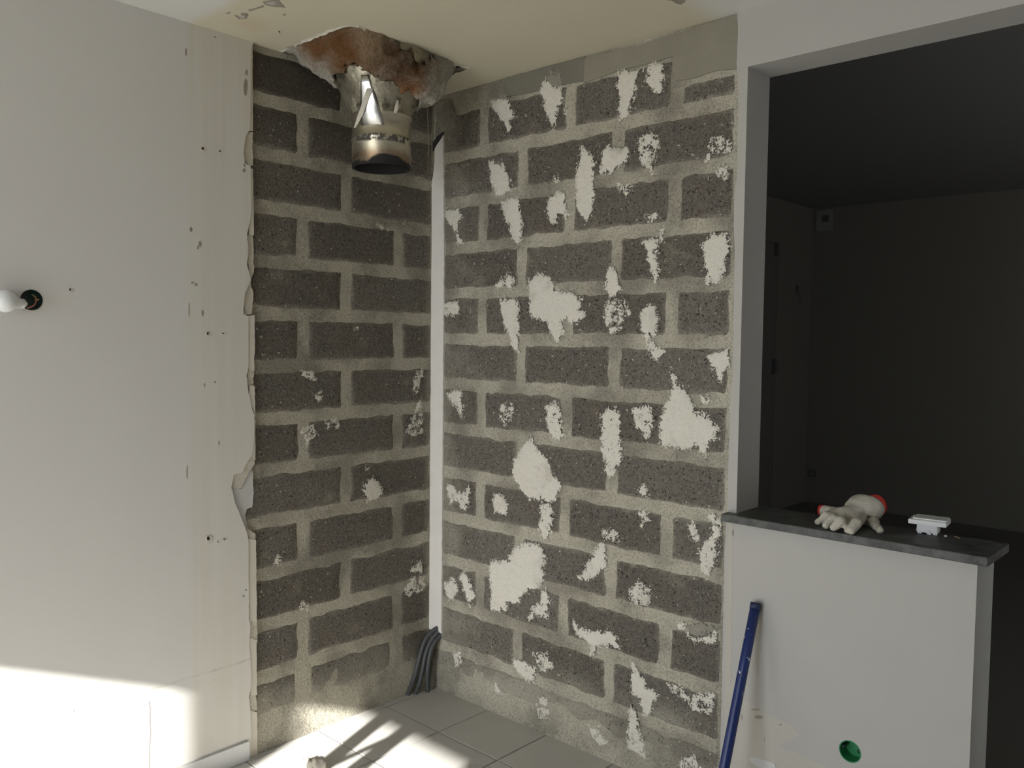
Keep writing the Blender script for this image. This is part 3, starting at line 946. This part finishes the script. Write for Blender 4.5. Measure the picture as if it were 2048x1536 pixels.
# paper torn back along the opening
rng_ = random.Random(11)
pv, pf = [], []
cxh, cyh = .25, -.48
for i, (a, b) in enumerate(holej):
    w_ = rng_.uniform(.003, .013) if rng_.random() < .75 else .001
    dx_, dy_ = a-cxh, b-cyh
    L_ = math.hypot(dx_, dy_)
    pv += [(a-dx_/L_*.003, b-dy_/L_*.003, CEIL-rng_.uniform(.0015, .008)), (a+dx_/L_*w_, b+dy_/L_*w_, CEIL-.0008)]
nh = len(holej)
for i in range(nh):
    j_ = (i+1) % nh
    if holej[i][0] < .03 and holej[j_][0] < .03: continue
    pf.append((2*i, 2*i+1, 2*j_+1, 2*j_))
tp = from_data('torn_paper_edge', pv, pf, M_paper)
put(tp, ceiling)
md_ = tp.modifiers.new('solid', 'SOLIDIFY'); md_.thickness = .0006
for i, (pts, mt) in enumerate([
    ([(469, 30), (482, 33), (497, 28), (494, 36), (478, 38)], M_scuff), ([(481, 26), (495, 26), (493, 31), (484, 31)], M_scuff), ([(478, 31), (490, 30), (488, 35), (480, 36)], M_white),
    ([(525, 3), (556, -3), (560, 4), (570, 14), (548, 13), (531, 9)], M_scuff), ([(531, 4), (550, 2), (553, 8), (540, 9)], M_white),
    ([(496, 19), (512, 15), (527, 10), (528, 13), (510, 18), (500, 22)], M_scuff), ([(452, 26), (462, 24), (458, 27)], M_scuff), ([(565, 29), (572, 27), (570, 31)], M_scuff), ([(557, 62), (560, 62), (560, 66)], M_dark),
    ([(1330, -2), (1368, -3), (1370, 3), (1362, 8), (1352, 6), (1345, 1)], M_scuff)]):
    prism('paint_flake', FC, [FC.px(x, y) for x, y in pts], -.001, .002+.001*(mt is M_white), mt, parent=ceiling)
# edge fillet between ceiling and right wall
for i, (x0, x1) in enumerate(((1083, 1096), (1250, 1268))):
    pass

# ------------------------------------------------------------------ flue
PX, PY, ZB = .262, -.505, 2.262
flue = empty('flue_pipe', (PX, PY, ZB))
tag(flue, 'cut-off steel flue pipe with sooty open end hanging from the torn ceiling', 'flue pipe')
M_steel = steel_mat(ZB)
R0 = .113
tilt = lambda t, z: .004*math.sin(3*t+1)*(1 if z < ZB+.1 else 0)
lathe('pipe', [(R0-.012, ZB+.75), (R0-.012, ZB+.005), (R0-.006, ZB), (R0, ZB), (R0+.0005, ZB+.10), (R0+.003, ZB+.103), (R0+.003, ZB+.108), (R0, ZB+.111), (R0, ZB+.185), (R0+.005, ZB+.188), (R0+.006, ZB+.192), (R0+.005, ZB+.197), (R0-.004, ZB+.199)], PX, PY, M_steel, flue, 64)
tag(lathe('soot_lining', [(R0-.0085, ZB-.0006), (R0-.013, ZB+.002), (R0-.014, ZB+.6), (.0, ZB+.6)], PX, PY, simple('soot', (.007, .0065, .006), .9, var=.2, bump=0), flue, 48), 'black sooty inside of the pipe')
lathe('foil_cone', [(R0-.004, ZB+.190), (R0+.003, ZB+.205), (R0+.034, ZB+.27), (R0+.066, ZB+.33), (R0+.085, ZB+.37), (R0+.085, ZB+.46)], PX, PY, M_foil if 'M_foil' in globals() else foil_mat(), flue, 64, wob=lambda t, z: .006*math.sin(5*t+z*30)+.004*math.sin(11*t-z*50))
# bright steel patch added in the shape of the window's reflection on the flue
def cone_pt(theta, z, e):
    r = np.interp(z-ZB, [.19, .205, .27, .33, .37], [R0-.004, R0+.003, R0+.034, R0+.066, R0+.085]) + e
    return Vector((PX+r*math.cos(theta), PY+r*math.sin(theta), z))
def theta_px(x, y, z):
    # direction on the cone that shows at this pixel (front side)
    best = None
    for k in range(720):
        th = 2*math.pi*k/720
        p = cone_pt(th, z, .006)
        d = p-CAM
        q = (1024+FPX*d.dot(CR)/d.dot(CF), 768-FPX*d.dot(CU)/d.dot(CF))
        if Vector((math.cos(th), math.sin(th), 0)).dot(CAM-p) < 0: continue
        e = abs(q[0]-x)
        if best is None or e < best[0]: best = (e, th)
    return best[1]
def cone_patch(name, rows, mat, e=.008):
    v, f = [], []
    n = 8
    for (x0, x1, y) in rows:
        z = at(x0, y, 0, PX+.07).z
        t0, t1 = theta_px(x0, y, z), theta_px(x1, y, z)
        for k in range(n+1):
            v.append(cone_pt(t0+(t1-t0)*k/n, z, e))
    for j in range(len(rows)-1):
        for k in range(n):
            f.append((j*(n+1)+k, j*(n+1)+k+1, (j+1)*(n+1)+k+1, (j+1)*(n+1)+k))
    o = from_data(name, v, f, mat, smooth=True)
    put(o, flue)
    md = o.modifiers.new('solid', 'SOLIDIFY'); md.thickness = .0015; md.offset = 0
    return o
cone_patch('reflection_patch', [(723, 736, 152), (722, 744, 172), (722, 753, 195), (722, 761, 215), (723, 768, 243)], M_chrome, .009)
cone_patch('torn_paper', [(735, 747, 180), (727, 737, 200), (718, 728, 222), (711, 715, 243)], M_paper, .013)
cone_patch('torn_paper', [(792, 796, 212), (789, 796, 222), (786, 792, 233)], M_paper, .011)
cone_patch('torn_paper', [(836, 848, 198), (836, 852, 212), (838, 852, 222), (842, 850, 232)], M_paper, .012)
th_pts = [at(850, 188, 0, .22), at(854, 215, 0, .215), at(856, 250, 0, .21), at(857, 285, 0, .21), at(856, 312, 0, .21)]
tube('loose_thread', smooth_pts(th_pts, 5), .0012, M_paper, flue, 6)

# stained mineral wool packed round the flue
def wool(X, Y, Z_):
    d = np.full(X.shape, 9.)
    zt = CEIL
    cen = np.array([.235, -.47])
    r2 = np.hypot(X-PX, Y-PY)
    rng = random.Random(3)
    HL = [math.dist(HOLE[i], HOLE[(i+1) % len(HOLE)]) for i in range(len(HOLE))]
    def along(t):
        q = t*sum(HL)
        for i, l in enumerate(HL):
            if q <= l:
                p_, r_ = HOLE[i], HOLE[(i+1) % len(HOLE)]
                return p_[0]+(r_[0]-p_[0])*q/l, p_[1]+(r_[1]-p_[1])*q/l
            q -= l
        return HOLE[0]
    for k in range(34):
        a = 2*math.pi*k/34 + rng.uniform(-.1, .1)
        hx, hy = along(k/34)                  # a point on the opening's outline
        dx, dy = PX-hx, PY-hy
        L = math.hypot(dx, dy)
        s0, s1 = .085/L, max(.1, (L-.165)/L)
        A = (hx+dx*s0, hy+dy*s0, zt+.045+rng.uniform(-.01, .02))
        B = (hx+dx*s1, hy+dy*s1, zt-.035+rng.uniform(-.015, .015)-.07*max(0, min(1, ((Vector((hx+dx*s1-PX, hy+dy*s1-PY, 0)).dot(CR))+.02)/.14)))
        if hx > .38 and hy > -.3: A = (hx+dx*s0*1.5, hy+dy*s0*1.5, zt+.04)
        d = smin(d, sd_capsule(X, Y, Z_, A, B, .075, .055+rng.uniform(-.01, .012)), .04)
    d = d + .014*wobble(X, Y, Z_, 38, 1.) + .008*wobble(X, Y, Z_, 85, 2.3) + .004*wobble(X, Y, Z_, 160, .7)
    d = np.maximum(d, np.interp(Z_-ZB, [.19, .205, .27, .33, .37], [R0, R0+.005, R0+.036, R0+.068, R0+.087])-r2)
    d = np.maximum(d, .012-X)
    return d
V, F = surface_net(wool, (.0, -.86, CEIL-.20), (.55, -.04, CEIL+.14), .0105)
wo = from_data('wool_packing', V, F, wool_mat(), smooth=True)
tag(wo, 'brown-stained mineral wool packed around the flue in the ceiling', 'insulation')
hw_ = []

# ------------------------------------------------------------------ half wall, opening and slab
YF = -.020                                           # plaster face of the right wall
XJ = 1.548                                           # opening jamb
YJ = .135                                            # back of the wall
XH = 2.279                                           # free end of the half wall
# narrow painted pier between blocks and opening
pier_edge = [(W_END_R+.006, 0), (W_END_R+.008, .4), (W_END_R+.004, .9), (W_END_R+.010, 1.0), (W_END_R+.012, 1.3), (W_END_R+.012, 1.45), (W_END_R+.018, 1.47), (W_END_R+.015, 1.9), (W_END_R+.008, 2.0), (W_END_R+.008, 2.12), (W_END_R+.017, 2.15), (W_END_R+.013, 2.44), (W_END_R+.004, 2.52), (W_END_R+.006, 2.62), (W_END_R+.002, CEIL)]
pe = jitter(pier_edge, .02, .002, 5., closed=False)
pier = prism('wall_pier', FR, pe + [(XJ, CEIL), (XJ, 0)], -YJ, -YF, M_white)
tag(pier, 'narrow white plastered pier between the blocks and the opening', 'wall', kind='structure')
head = box('wall_header', (XJ, 4.6, YF, YJ, 2.503, CEIL), M_white)
tag(head, 'white plastered header over the dark opening', 'wall', kind='structure')
sc = (1.942, .352)
sc = FR.px(1700, 1503, -YF)
shole = [(sc[0]+.034*math.cos(2*math.pi*k/28), sc[1]+.034*math.sin(2*math.pi*k/28)) for k in range(28)]
half = prism('wall_half', FR, [(XJ, 0), (XH, 0), (XH, 1.008), (XJ, 1.008)], -(YJ+.02), -YF, M_white, holes=[shole])
tag(half, 'white half wall under the dark slab worktop', 'wall', kind='structure')
strip_px('bare_plaster_patch', [(1462, 1350), (1490, 1400), (1530, 1425), (1580, 1450), (1600, 1470), (1560, 1490), (1605, 1512), (1680, 1545), (1455, 1545)], .019, .0205, M_cream2, half, .02, .004, 41., FR)
strip_px('card_joint', [(1456, 1045), (1466, 1050), (1462, 1350), (1458, 1545), (1447, 1545)], .019, .0206, M_cream2, half, .02, .001, 42., FR)
strip_px('torn_tape', [(1498, 1517), (1510, 1514), (1550, 1527), (1553, 1545), (1530, 1545), (1503, 1525)], .019, .0222, M_greysheet, half, .01, .0012, 43., FR)
for i, (x, y, rx, ry) in enumerate([(1511, 1419, 9, 2), (1517, 1434, 9, 3.5), (1484, 1435, 1.2, 6), (1561, 1449, 3, 1.5), (1529, 1479, .7, 6), (1466, 1066, 1.8, 7)]):
    prism('scuff', FR, [FR.px(a, b, -YF) for a, b in blob_poly(x, y, rx, ry, 60+i*1.9)], .019, .0213, M_scuff, parent=half)
bbe = box('baseboard_end', (XH, XH+.012, YF+.005, YJ+.02, 0, .30), M_white, bevel=.004)
bpy.data.objects.remove(bbe)

slab = box('slab_worktop', (1.514, 2.314, -.062, .165, 1.010, 1.036), M_slate, bevel=.003)
tag(slab, 'dark grey stone slab on top of the half wall', 'worktop')
SL = 1.036

# green socket box in the half wall
gb = empty('socket_box', (sc[0], YF, sc[1]))
tag(gb, 'empty green round socket box sunk in the white half wall', 'socket box')
def recess(parent, frame, c, r, depth, o, mat_w, mat_b, seg=28):
    v, f = [], []
    rings = [(r+.0, o+.0006), (r-.003, o+.0006), (r-.003, o-depth), (r*.5, o-depth), ]
    for rr, oo in rings:
        for k in range(seg):
            t = 2*math.pi*k/seg
            v.append(frame.p(c[0]+rr*math.cos(t), c[1]+rr*math.sin(t), oo))
    for i in range(len(rings)-1):
        for k in range(seg):
            f.append((i*seg+k, i*seg+(k+1) % seg, (i+1)*seg+(k+1) % seg, (i+1)*seg+k))
    f.append(tuple((len(rings)-1)*seg+k for k in range(seg)))
    ob = from_data('box_shell', v, f, mat_w)
    put(ob, parent)
    return ob
recess(gb, FR, sc, .034, .045, -YF, M_green, M_green)
for s in (-1, 1):
    p = FR.p(sc[0]+s*.024, sc[1]+.006, -YF-.004)
    tube('fixing_lug', [p, p+Vector((0, .03, 0))], .005, M_darkgreen, gb, 8)

# ------------------------------------------------------------------ wall lamp box with wires and bulb on the left wall
lb = empty('lamp_outlet', FL.p(hc[0], hc[1], OW))
tag(lb, 'round dark wall outlet with loose wires in the pale wall', 'lamp outlet')
recess(lb, FL, hc, .032, .018, OW, M_darkgreen, M_dark, 32)
def lp(x, y, o): 
    a, z = FL.px(x, y, o); return FL.p(a, z, o)
tube('wire', smooth_pts([lp(60, 590, .004), lp(66, 588, .012), lp(71, 592, .016), lp(72, 600, .012)], 5), .0016, M_wire1, lb, 8)
tube('wire', smooth_pts([lp(65, 590, .006), lp(71, 595, .02), lp(72, 600, .026), lp(78, 599, .028)], 5), .0022, M_wire2, lb, 8)
tube('wire', smooth_pts([lp(72, 599, .012), lp(71, 606, .024), lp(66, 612, .03), lp(55, 616, .035)], 5), .0022, M_wire3, lb, 8)
bulb = empty('light_bulb', lp(22, 603, .05))
tag(bulb, 'white opal bulb in its holder hanging at the wall outlet, cut by the left edge', 'light bulb')
bc = lp(11, 602, .045)
def axis_lathe(name, prof, org, ax, mat, parent, seg=28):
    ax = Vector(ax).normalized()
    a = ax.orthogonal().normalized(); b = ax.cross(a)
    v, f = [], []
    for r, h in prof:
        for k in range(seg):
            t = 2*math.pi*k/seg
            v.append(Vector(org)+ax*h+a*(r*math.cos(t))+b*(r*math.sin(t)))
    for i in range(len(prof)-1):
        for k in range(seg):
            f.append((i*seg+k, i*seg+(k+1) % seg, (i+1)*seg+(k+1) % seg, (i+1)*seg+k))
    o = from_data(name, v, f, mat, smooth=True)
    put(o, parent); return o
axb = (lp(48, 608, .03)-bc).normalized()
RB = .034
prof = [(.0005, -RB)] + [(RB*math.sin(math.radians(t)), -RB*math.cos(math.radians(t))) for t in range(12, 125, 8)] + [(.022, .030), (.016, .042), (.0145, .05)]
axis_lathe('globe', prof, bc, axb, M_bulb, bulb)
axis_lathe('holder', [(.0, .046), (.0150, .046), (.0150, .054), (.010, .060), (.006, .066), (.0, .066)], bc, axb, M_plastic, bulb)

# ------------------------------------------------------------------ conduits in the corner
for i, pts in enumerate([
    [(879, 1254, .062), (867, 1261, .046), (853, 1275, .030), (843, 1300, .022), (834, 1335, .018), (826, 1362, .018), (815, 1384, .024)],
    [(884, 1256, .068), (874, 1266, .058), (862, 1282, .046), (852, 1305, .040), (845, 1340, .036), (839, 1366, .036), (831, 1386, .040)],
    [(889, 1260, .076), (881, 1271, .070), (870, 1284, .064), (861, 1305, .060), (856, 1335, .058), (855, 1360, .058), (855, 1378, .060)]]):
    w = []
    for k, (x, y, o) in enumerate(pts):            # o is the distance out from the left wall
        a_, z_ = FL.px(x, y, o)
        w.append(FL.p(a_, z_, o))
    w[-1].z = -.002
    pts3 = smooth_pts(w, 8)
    c = tube('conduit', pts3, .0105, M_conduit, None, 14)
    tag(c, ['grey flexible conduit nearest the dark block wall, at the corner', 'middle one of three grey conduits rising in the corner', 'grey flexible conduit on the right of the three in the corner'][i], 'conduit', 'conduits in the corner')

# ------------------------------------------------------------------ blue pole leaning on the half wall
top = at(1512, 1206, 1, YF-.016)
d = ray(1449.5, 1530)
nrm = ray(1512, 1206).cross(d).normalized()             # plane of the pole's image line
yb = -.34
# floor point on that plane at y = yb, z = 0
xb = (nrm.dot(CAM) - nrm.y*yb)/nrm.x
bot = Vector((xb, yb, .0))
pole = empty('blue_pole', bot)
tag(pole, 'blue paint-spattered metal pole leaning on the white half wall', 'pole')
tube('shaft', [bot+(top-bot)*t for t in (0, .25, .5, .75, .985)], .0165, M_blue, pole, 20)
tube('end_cap', [bot+(top-bot)*.975, bot+(top-bot)*1.0], .0175, simple('dark_blue_cap', (.012, .022, .075), .5), pole, 20)

# ------------------------------------------------------------------ gloves
def sp(x, y, z): return np.array(at(x, y, 2, z))
def glove(name, label, segs, palm, cuff, lo, hi, k=.011):
    def fn(X, Y, Z_):
        d = np.full(X.shape, 9.)
        for a, b, ra, rb, fz in palm:
            d = smin(d, sd_capsule(X, Y, Z_, a, b, ra, rb, fz), .022)
        for chain, r in segs:
            dc = np.full(X.shape, 9.)
            for i in range(len(chain)-1):
                dc = smin(dc, sd_capsule(X, Y, Z_, chain[i], chain[i+1], r[i], r[i+1]), .006)
            d = smin(d, dc, k)
        d = d + .0022*wobble(X, Y, Z_, 95, .4) + .0011*wobble(X, Y, Z_, 190, 2.)
        return np.maximum(d, (SL+.0005)-Z_)
    V, F = surface_net(fn, lo, hi, .0042)
    g = empty(name, (float(np.mean(V[:, 0])), float(np.mean(V[:, 1])), SL))
    tag(g, label, 'glove', 'work gloves on the slab')
    b = from_data('glove_body', V, F, M_glove, smooth=True)
    put(b, g)
    c = tube('cuff', [Vector(p) for p in cuff[0]], .01, M_red, g, 20, True, cuff[1])
    return g
z0 = SL
c1 = sp(1740, 1018, z0+.050); kn = sp(1692, 1031, z0+.034)
c2 = sp(1722, 1014, z0+.052)
fing = []
for (kx, ky, mx, my, tx, ty, r) in ((1668, 1024, 1652, 1032, 1637, 1044, .0125), (1676, 1028, 1664, 1038, 1652, 1051, .0135), (1690, 1033, 1681, 1044, 1668, 1055, .0140), (1722, 1034, 1713, 1047, 1703, 1061, .0150)):
    fing.append(([sp(kx, ky, z0+.032), sp(mx, my, z0+.030), sp(tx, ty, z0+r*.85)], [r*1.05, r*1.05, r*.85]))
fing.append(([sp(1712, 1042, z0+.02), sp(1703, 1050, z0+.018), sp(1694, 1060, z0+.010)], [.012, .011, .009]))
cd_ = (c1-kn); cd_ /= np.linalg.norm(cd_)
glove('work_glove', 'cream knit work glove on top, fingers spread towards the front edge', fing,
      [(c1, c2, .042, .040, 1.05), (c2, kn, .038, .027, 1.2), (kn, sp(1672, 1027, z0+.03), .026, .020, 1.2)],
      ([c1+cd_*.018+np.array([0, .008, .005]), c1+cd_*.031+np.array([0, .010, .006])], [.036, .033]),
      (1.60, -.14, z0-.004), (2.12, .30, z0+.14))
c1 = sp(1652, 1022, z0+.022); kn = sp(1725, 1038, z0+.018)
fing2 = [([sp(1728, 1040, z0+.016), sp(1745, 1046, z0+.015), sp(1760, 1060, z0+.012)], [.0145, .0145, .011]),
         ([sp(1735, 1034, z0+.016), sp(1746, 1040, z0+.015), sp(1750, 1046, z0+.014)], [.013, .013, .0115])]
cd_ = (c1-kn); cd_ /= np.linalg.norm(cd_)
glove('work_glove', 'cream knit work glove lying underneath, one finger poking out right', fing2,
      [(c1, kn, .022, .021, 1.15)],
      ([c1+cd_*.008, c1+cd_*.021], [.0175, .0175]), (1.60, -.14, z0-.004), (2.12, .30, z0+.10))

# ------------------------------------------------------------------ socket insert lying on the slab
pc = at(1858, 1066, 2, SL)
sw = empty('socket_insert', pc)
tag(sw, 'white plastic socket insert lying face up on the dark slab', 'socket insert')
rz = math.radians(7)
def swbox(name, cx, cy, w, dp, za, zb, mat, bev=.0015, taper=0.0):
    v, f = box_data(-w/2, w/2, -dp/2, dp/2, za, zb)
    v = [(x*(1+taper*(z == za)), y*(1+taper*(z == za)), z) for x, y, z in v]
    R = Matrix.Rotation(rz, 3, 'Z')
    vv = [R @ Vector((x+cx, y+cy, z)) for x, y, z in v]
    o = from_data(name, vv, f, mat)
    bm = bmesh.new(); bm.from_mesh(o.data)
    bmesh.ops.recalc_face_normals(bm, faces=bm.faces[:])
    bmesh.ops.bevel(bm, geom=bm.edges[:], offset=bev, segments=2, affect='EDGES')
    bm.to_mesh(o.data); bm.free()
    o.parent = sw
    return o
swbox('face_plate', 0, 0, .104, .080, .030, .043, M_plastic, .0008)
swbox('cover_plate', .004, .006, .092, .066, .043, .0475, M_plastic, .0008)
swbox('mechanism', -.002, 0, .056, .046, .004, .032, M_plastic, .002, .06)
for sx, sy in ((-.022, -.02), (.004, -.024), (.02, -.02), (.02, .018), (-.02, .018)):
    swbox('terminal_claw', sx, sy, .012, .006, 0, .012, M_plastic, .001)
# crumbs on the slab
cr = at(1891, 1073, 2, SL)
def lump(name, c, r, mat, seed, sq=(1, 1, 1)):
    bm = bmesh.new(); bmesh.ops.create_icosphere(bm, subdivisions=2, radius=1)
    for v in bm.verts:
        k = 1+.35*noise.noise(v.co*1.7+Vector((seed, 0, 0)))
        v.co = Vector((v.co.x*r*sq[0]*k, v.co.y*r*sq[1]*k, max(-.3, v.co.z)*r*sq[2]*k + .3*r*sq[2]))
    me = bpy.data.meshes.new(name); bm.to_mesh(me); bm.free()
    o = link(name, me, mat); o.location = c
    return o
tag(lump('plaster_crumb', cr, .004, M_plastic, 2.), 'tiny white plaster crumb on the slab beside the socket insert', 'crumb')
s = lump('wood_splinter', at(1915, 1075, 2, SL), .012, M_wood, 5., (1, .16, .16)); s.rotation_euler.z = -.7
tag(s, 'thin orange wood splinter near the right end of the slab', 'splinter')

# ------------------------------------------------------------------ rubble on the floor
fb = at(622, 1538, 2, 0)
def rub(X, Y, Z_):
    d = sd_capsule(X, Y, Z_, (fb.x-.035, fb.y-.02, .012), (fb.x+.03, fb.y+.015, .016), .022, .026)
    return np.maximum(d + .006*wobble(X, Y, Z_, 130, 1.)+.003*wobble(X, Y, Z_, 280, 2.), .0005-Z_)
V, F = surface_net(rub, (fb.x-.09, fb.y-.08, -.004), (fb.x+.09, fb.y+.08, .06), .004)
rb = from_data('plaster_rubble', V, F, simple('rubble', (.55, .50, .42), .95, var=.35, scale=45, bump=.6, bd=.004), smooth=True)
tag(rb, 'crumbled plaster lump on the tiles at the bottom edge', 'rubble')

# ------------------------------------------------------------------ rest of the room: french window wall and side wall
wx0, wx1 = .62, 2.42
back = prism('wall_back', FR, [(-.3, 0), (wx0, 0), (wx0, HEAD_Z), (wx1, HEAD_Z), (wx1, 0), (4.7, 0), (4.7, CEIL), (-.3, CEIL)], -BACK_Y, -BACK_Y+.25, M_white)
tag(back, 'white wall behind the viewer holding the french window', 'wall', kind='structure')
side = box('wall_side', (4.6, 4.7, -5.6, .0, 0, CEIL), simple('brown_side_wall', (.26, .22, .17), .8))  # unseen wall, its colour darkened to lessen bounced light
tag(side, 'unseen side wall far to the right, darkened to cut bounce light', 'wall', kind='structure')
win = empty('window_1', (1.56, BACK_Y-.1, 0))
tag(win, 'white french window letting the sun in', 'window', kind='structure')
yw0, yw1 = BACK_Y-.13, BACK_Y-.07
yw0, yw1 = BACK_Y-.06, BACK_Y-.005
for n, b in (('stile', (1.478, 1.604, yw0, yw1, 0, HEAD_Z)), ('stile', (wx0, wx0+.06, yw0, yw1, 0, HEAD_Z)), ('stile', (wx1-.06, wx1, yw0, yw1, 0, HEAD_Z)), ('sill', (wx0, wx1, yw0, yw1, 0, .06))):
    box(n, b, M_frame, win)
terr = box('terrace', (-8, 10, -16, BACK_Y-.26, -.3, -.12), M_ground)
tag(terr, 'pale terrace outside the french window', 'terrace', kind='structure')

# unseen trestle added on the left, shaped to cast the narrow shadows on the tiles
def back_along(px_, py_, y):
    p = at(px_, py_, 2, 0)
    t = p.y - y
    return p - Vector((-.33, 1, -.43))*t
tr = empty('shadow_trestle', (1.05, -2.9, 0))
tag(tr, 'unseen raw wood trestle added left of the viewer to cast the floor shadows', 'trestle')
z9 = lambda x, y: (500+x*.2441, 1380+y*.2441)
def bar(name, p, q, w):
    a, b = back_along(*z9(*p), -2.9), back_along(*z9(*q), -2.9)
    dd = (b-a)
    return a, b, w, name
for nm, p, q, w, ext0, ext1 in (('leg', (1010, 290), (640, 590), .038, 1.2, 3.0), ('leg', (1195, 395), (945, 590), .040, 1.5, 3.5), ('brace', (1130, 400), (740, 580), .014, .25, .1)):
    a, b = back_along(*z9(*p), -2.9), back_along(*z9(*q), -2.9)
    dd = b-a
    A, B = a-dd*ext0, b+dd*ext1
    if B.z < .0:
        B = A+(B-A)*((A.z-.0)/(A.z-B.z))
    tube(nm, [A, B], w, M_wood, tr, 8)

# ------------------------------------------------------------------ the dark room behind
XB, YB, ZBk = -.70, 5.67, 2.93
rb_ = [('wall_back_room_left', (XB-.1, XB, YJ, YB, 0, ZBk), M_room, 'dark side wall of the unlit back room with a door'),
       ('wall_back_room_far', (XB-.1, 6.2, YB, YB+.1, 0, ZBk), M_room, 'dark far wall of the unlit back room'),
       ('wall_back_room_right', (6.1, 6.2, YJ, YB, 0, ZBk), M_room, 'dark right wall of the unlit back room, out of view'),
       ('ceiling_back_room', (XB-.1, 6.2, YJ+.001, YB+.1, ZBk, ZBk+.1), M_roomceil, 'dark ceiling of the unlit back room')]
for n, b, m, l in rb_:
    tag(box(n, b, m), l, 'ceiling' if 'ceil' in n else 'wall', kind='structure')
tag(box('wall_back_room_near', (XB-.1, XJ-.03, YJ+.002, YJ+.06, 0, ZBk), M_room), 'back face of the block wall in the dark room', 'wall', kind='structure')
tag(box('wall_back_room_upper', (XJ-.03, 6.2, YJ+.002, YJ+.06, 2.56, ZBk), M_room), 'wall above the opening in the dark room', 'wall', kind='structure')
dy0, dy1 = 4.05, 4.95
pdoor = at(1553, 480, 0, XB)
door = empty('door_1', (XB, pdoor.y, 0))
tag(door, 'dark closed door in the side wall of the unlit room', 'door', kind='structure')
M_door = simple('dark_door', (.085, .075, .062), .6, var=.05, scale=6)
M_iron = simple('dark_iron', (.05, .048, .045), .5, .3)
y1 = pdoor.y; zt = pdoor.z
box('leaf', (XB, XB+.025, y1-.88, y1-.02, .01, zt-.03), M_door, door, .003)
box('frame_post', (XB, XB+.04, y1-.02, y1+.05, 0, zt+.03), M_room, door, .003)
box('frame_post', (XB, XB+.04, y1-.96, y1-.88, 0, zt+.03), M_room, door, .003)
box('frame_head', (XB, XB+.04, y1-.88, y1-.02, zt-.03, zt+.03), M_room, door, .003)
h1 = at(1552, 498, 0, XB+.03); h2 = at(1547, 733, 0, XB+.03)
box('hinge', (XB+.02, XB+.05, h1.y-.03, h1.y+.03, h1.z-.06, h1.z+.06), M_iron, door, .003)
box('latch', (XB+.02, XB+.06, h2.y-.03, h2.y+.03, h2.z-.07, h2.z+.07), M_iron, door, .003)
sw2 = at(1593, 577, 0, XB)
o = empty('switch_outlet', (XB, sw2.y, sw2.z))
tag(o, 'dark open switch outlet on the side wall of the unlit room', 'switch outlet')
axis_lathe('box_rim', [(.0, .004), (.03, .004), (.036, .012), (.04, .0)], (XB, sw2.y, sw2.z), (1, 0, 0), M_iron, o, 16)
tube('wire', smooth_pts([(XB, sw2.y, sw2.z-.01), (XB+.03, sw2.y+.01, sw2.z-.07), (XB+.02, sw2.y+.05, sw2.z-.12)], 5), .004, M_iron, o, 6)
v1 = at(1652, 437, 1, YB)
o = empty('wall_box', (v1.x, YB, v1.z))
tag(o, 'small square wall box high on the far wall of the unlit room', 'wall box')
box('plate', (v1.x-.09, v1.x+.07, YB-.02, YB, v1.z-.12, v1.z+.08), M_roomceil, o, .004)
box('vent_opening', (v1.x-.03, v1.x+.035, YB-.028, YB-.01, v1.z-.035, v1.z+.03), M_iron, o, .003)
v2 = at(1610, 945, 1, YB)
o = empty('wall_socket', (v2.x, YB, v2.z))
tag(o, 'small wall socket low in the corner of the unlit room', 'wall socket')
box('plate', (v2.x+.03, v2.x+.11, YB-.012, YB, v2.z-.04, v2.z+.04), M_iron, o, .004)
box('rocker', (v2.x+.05, v2.x+.09, YB-.016, YB-.008, v2.z-.02, v2.z+.02), M_door, o, .002)
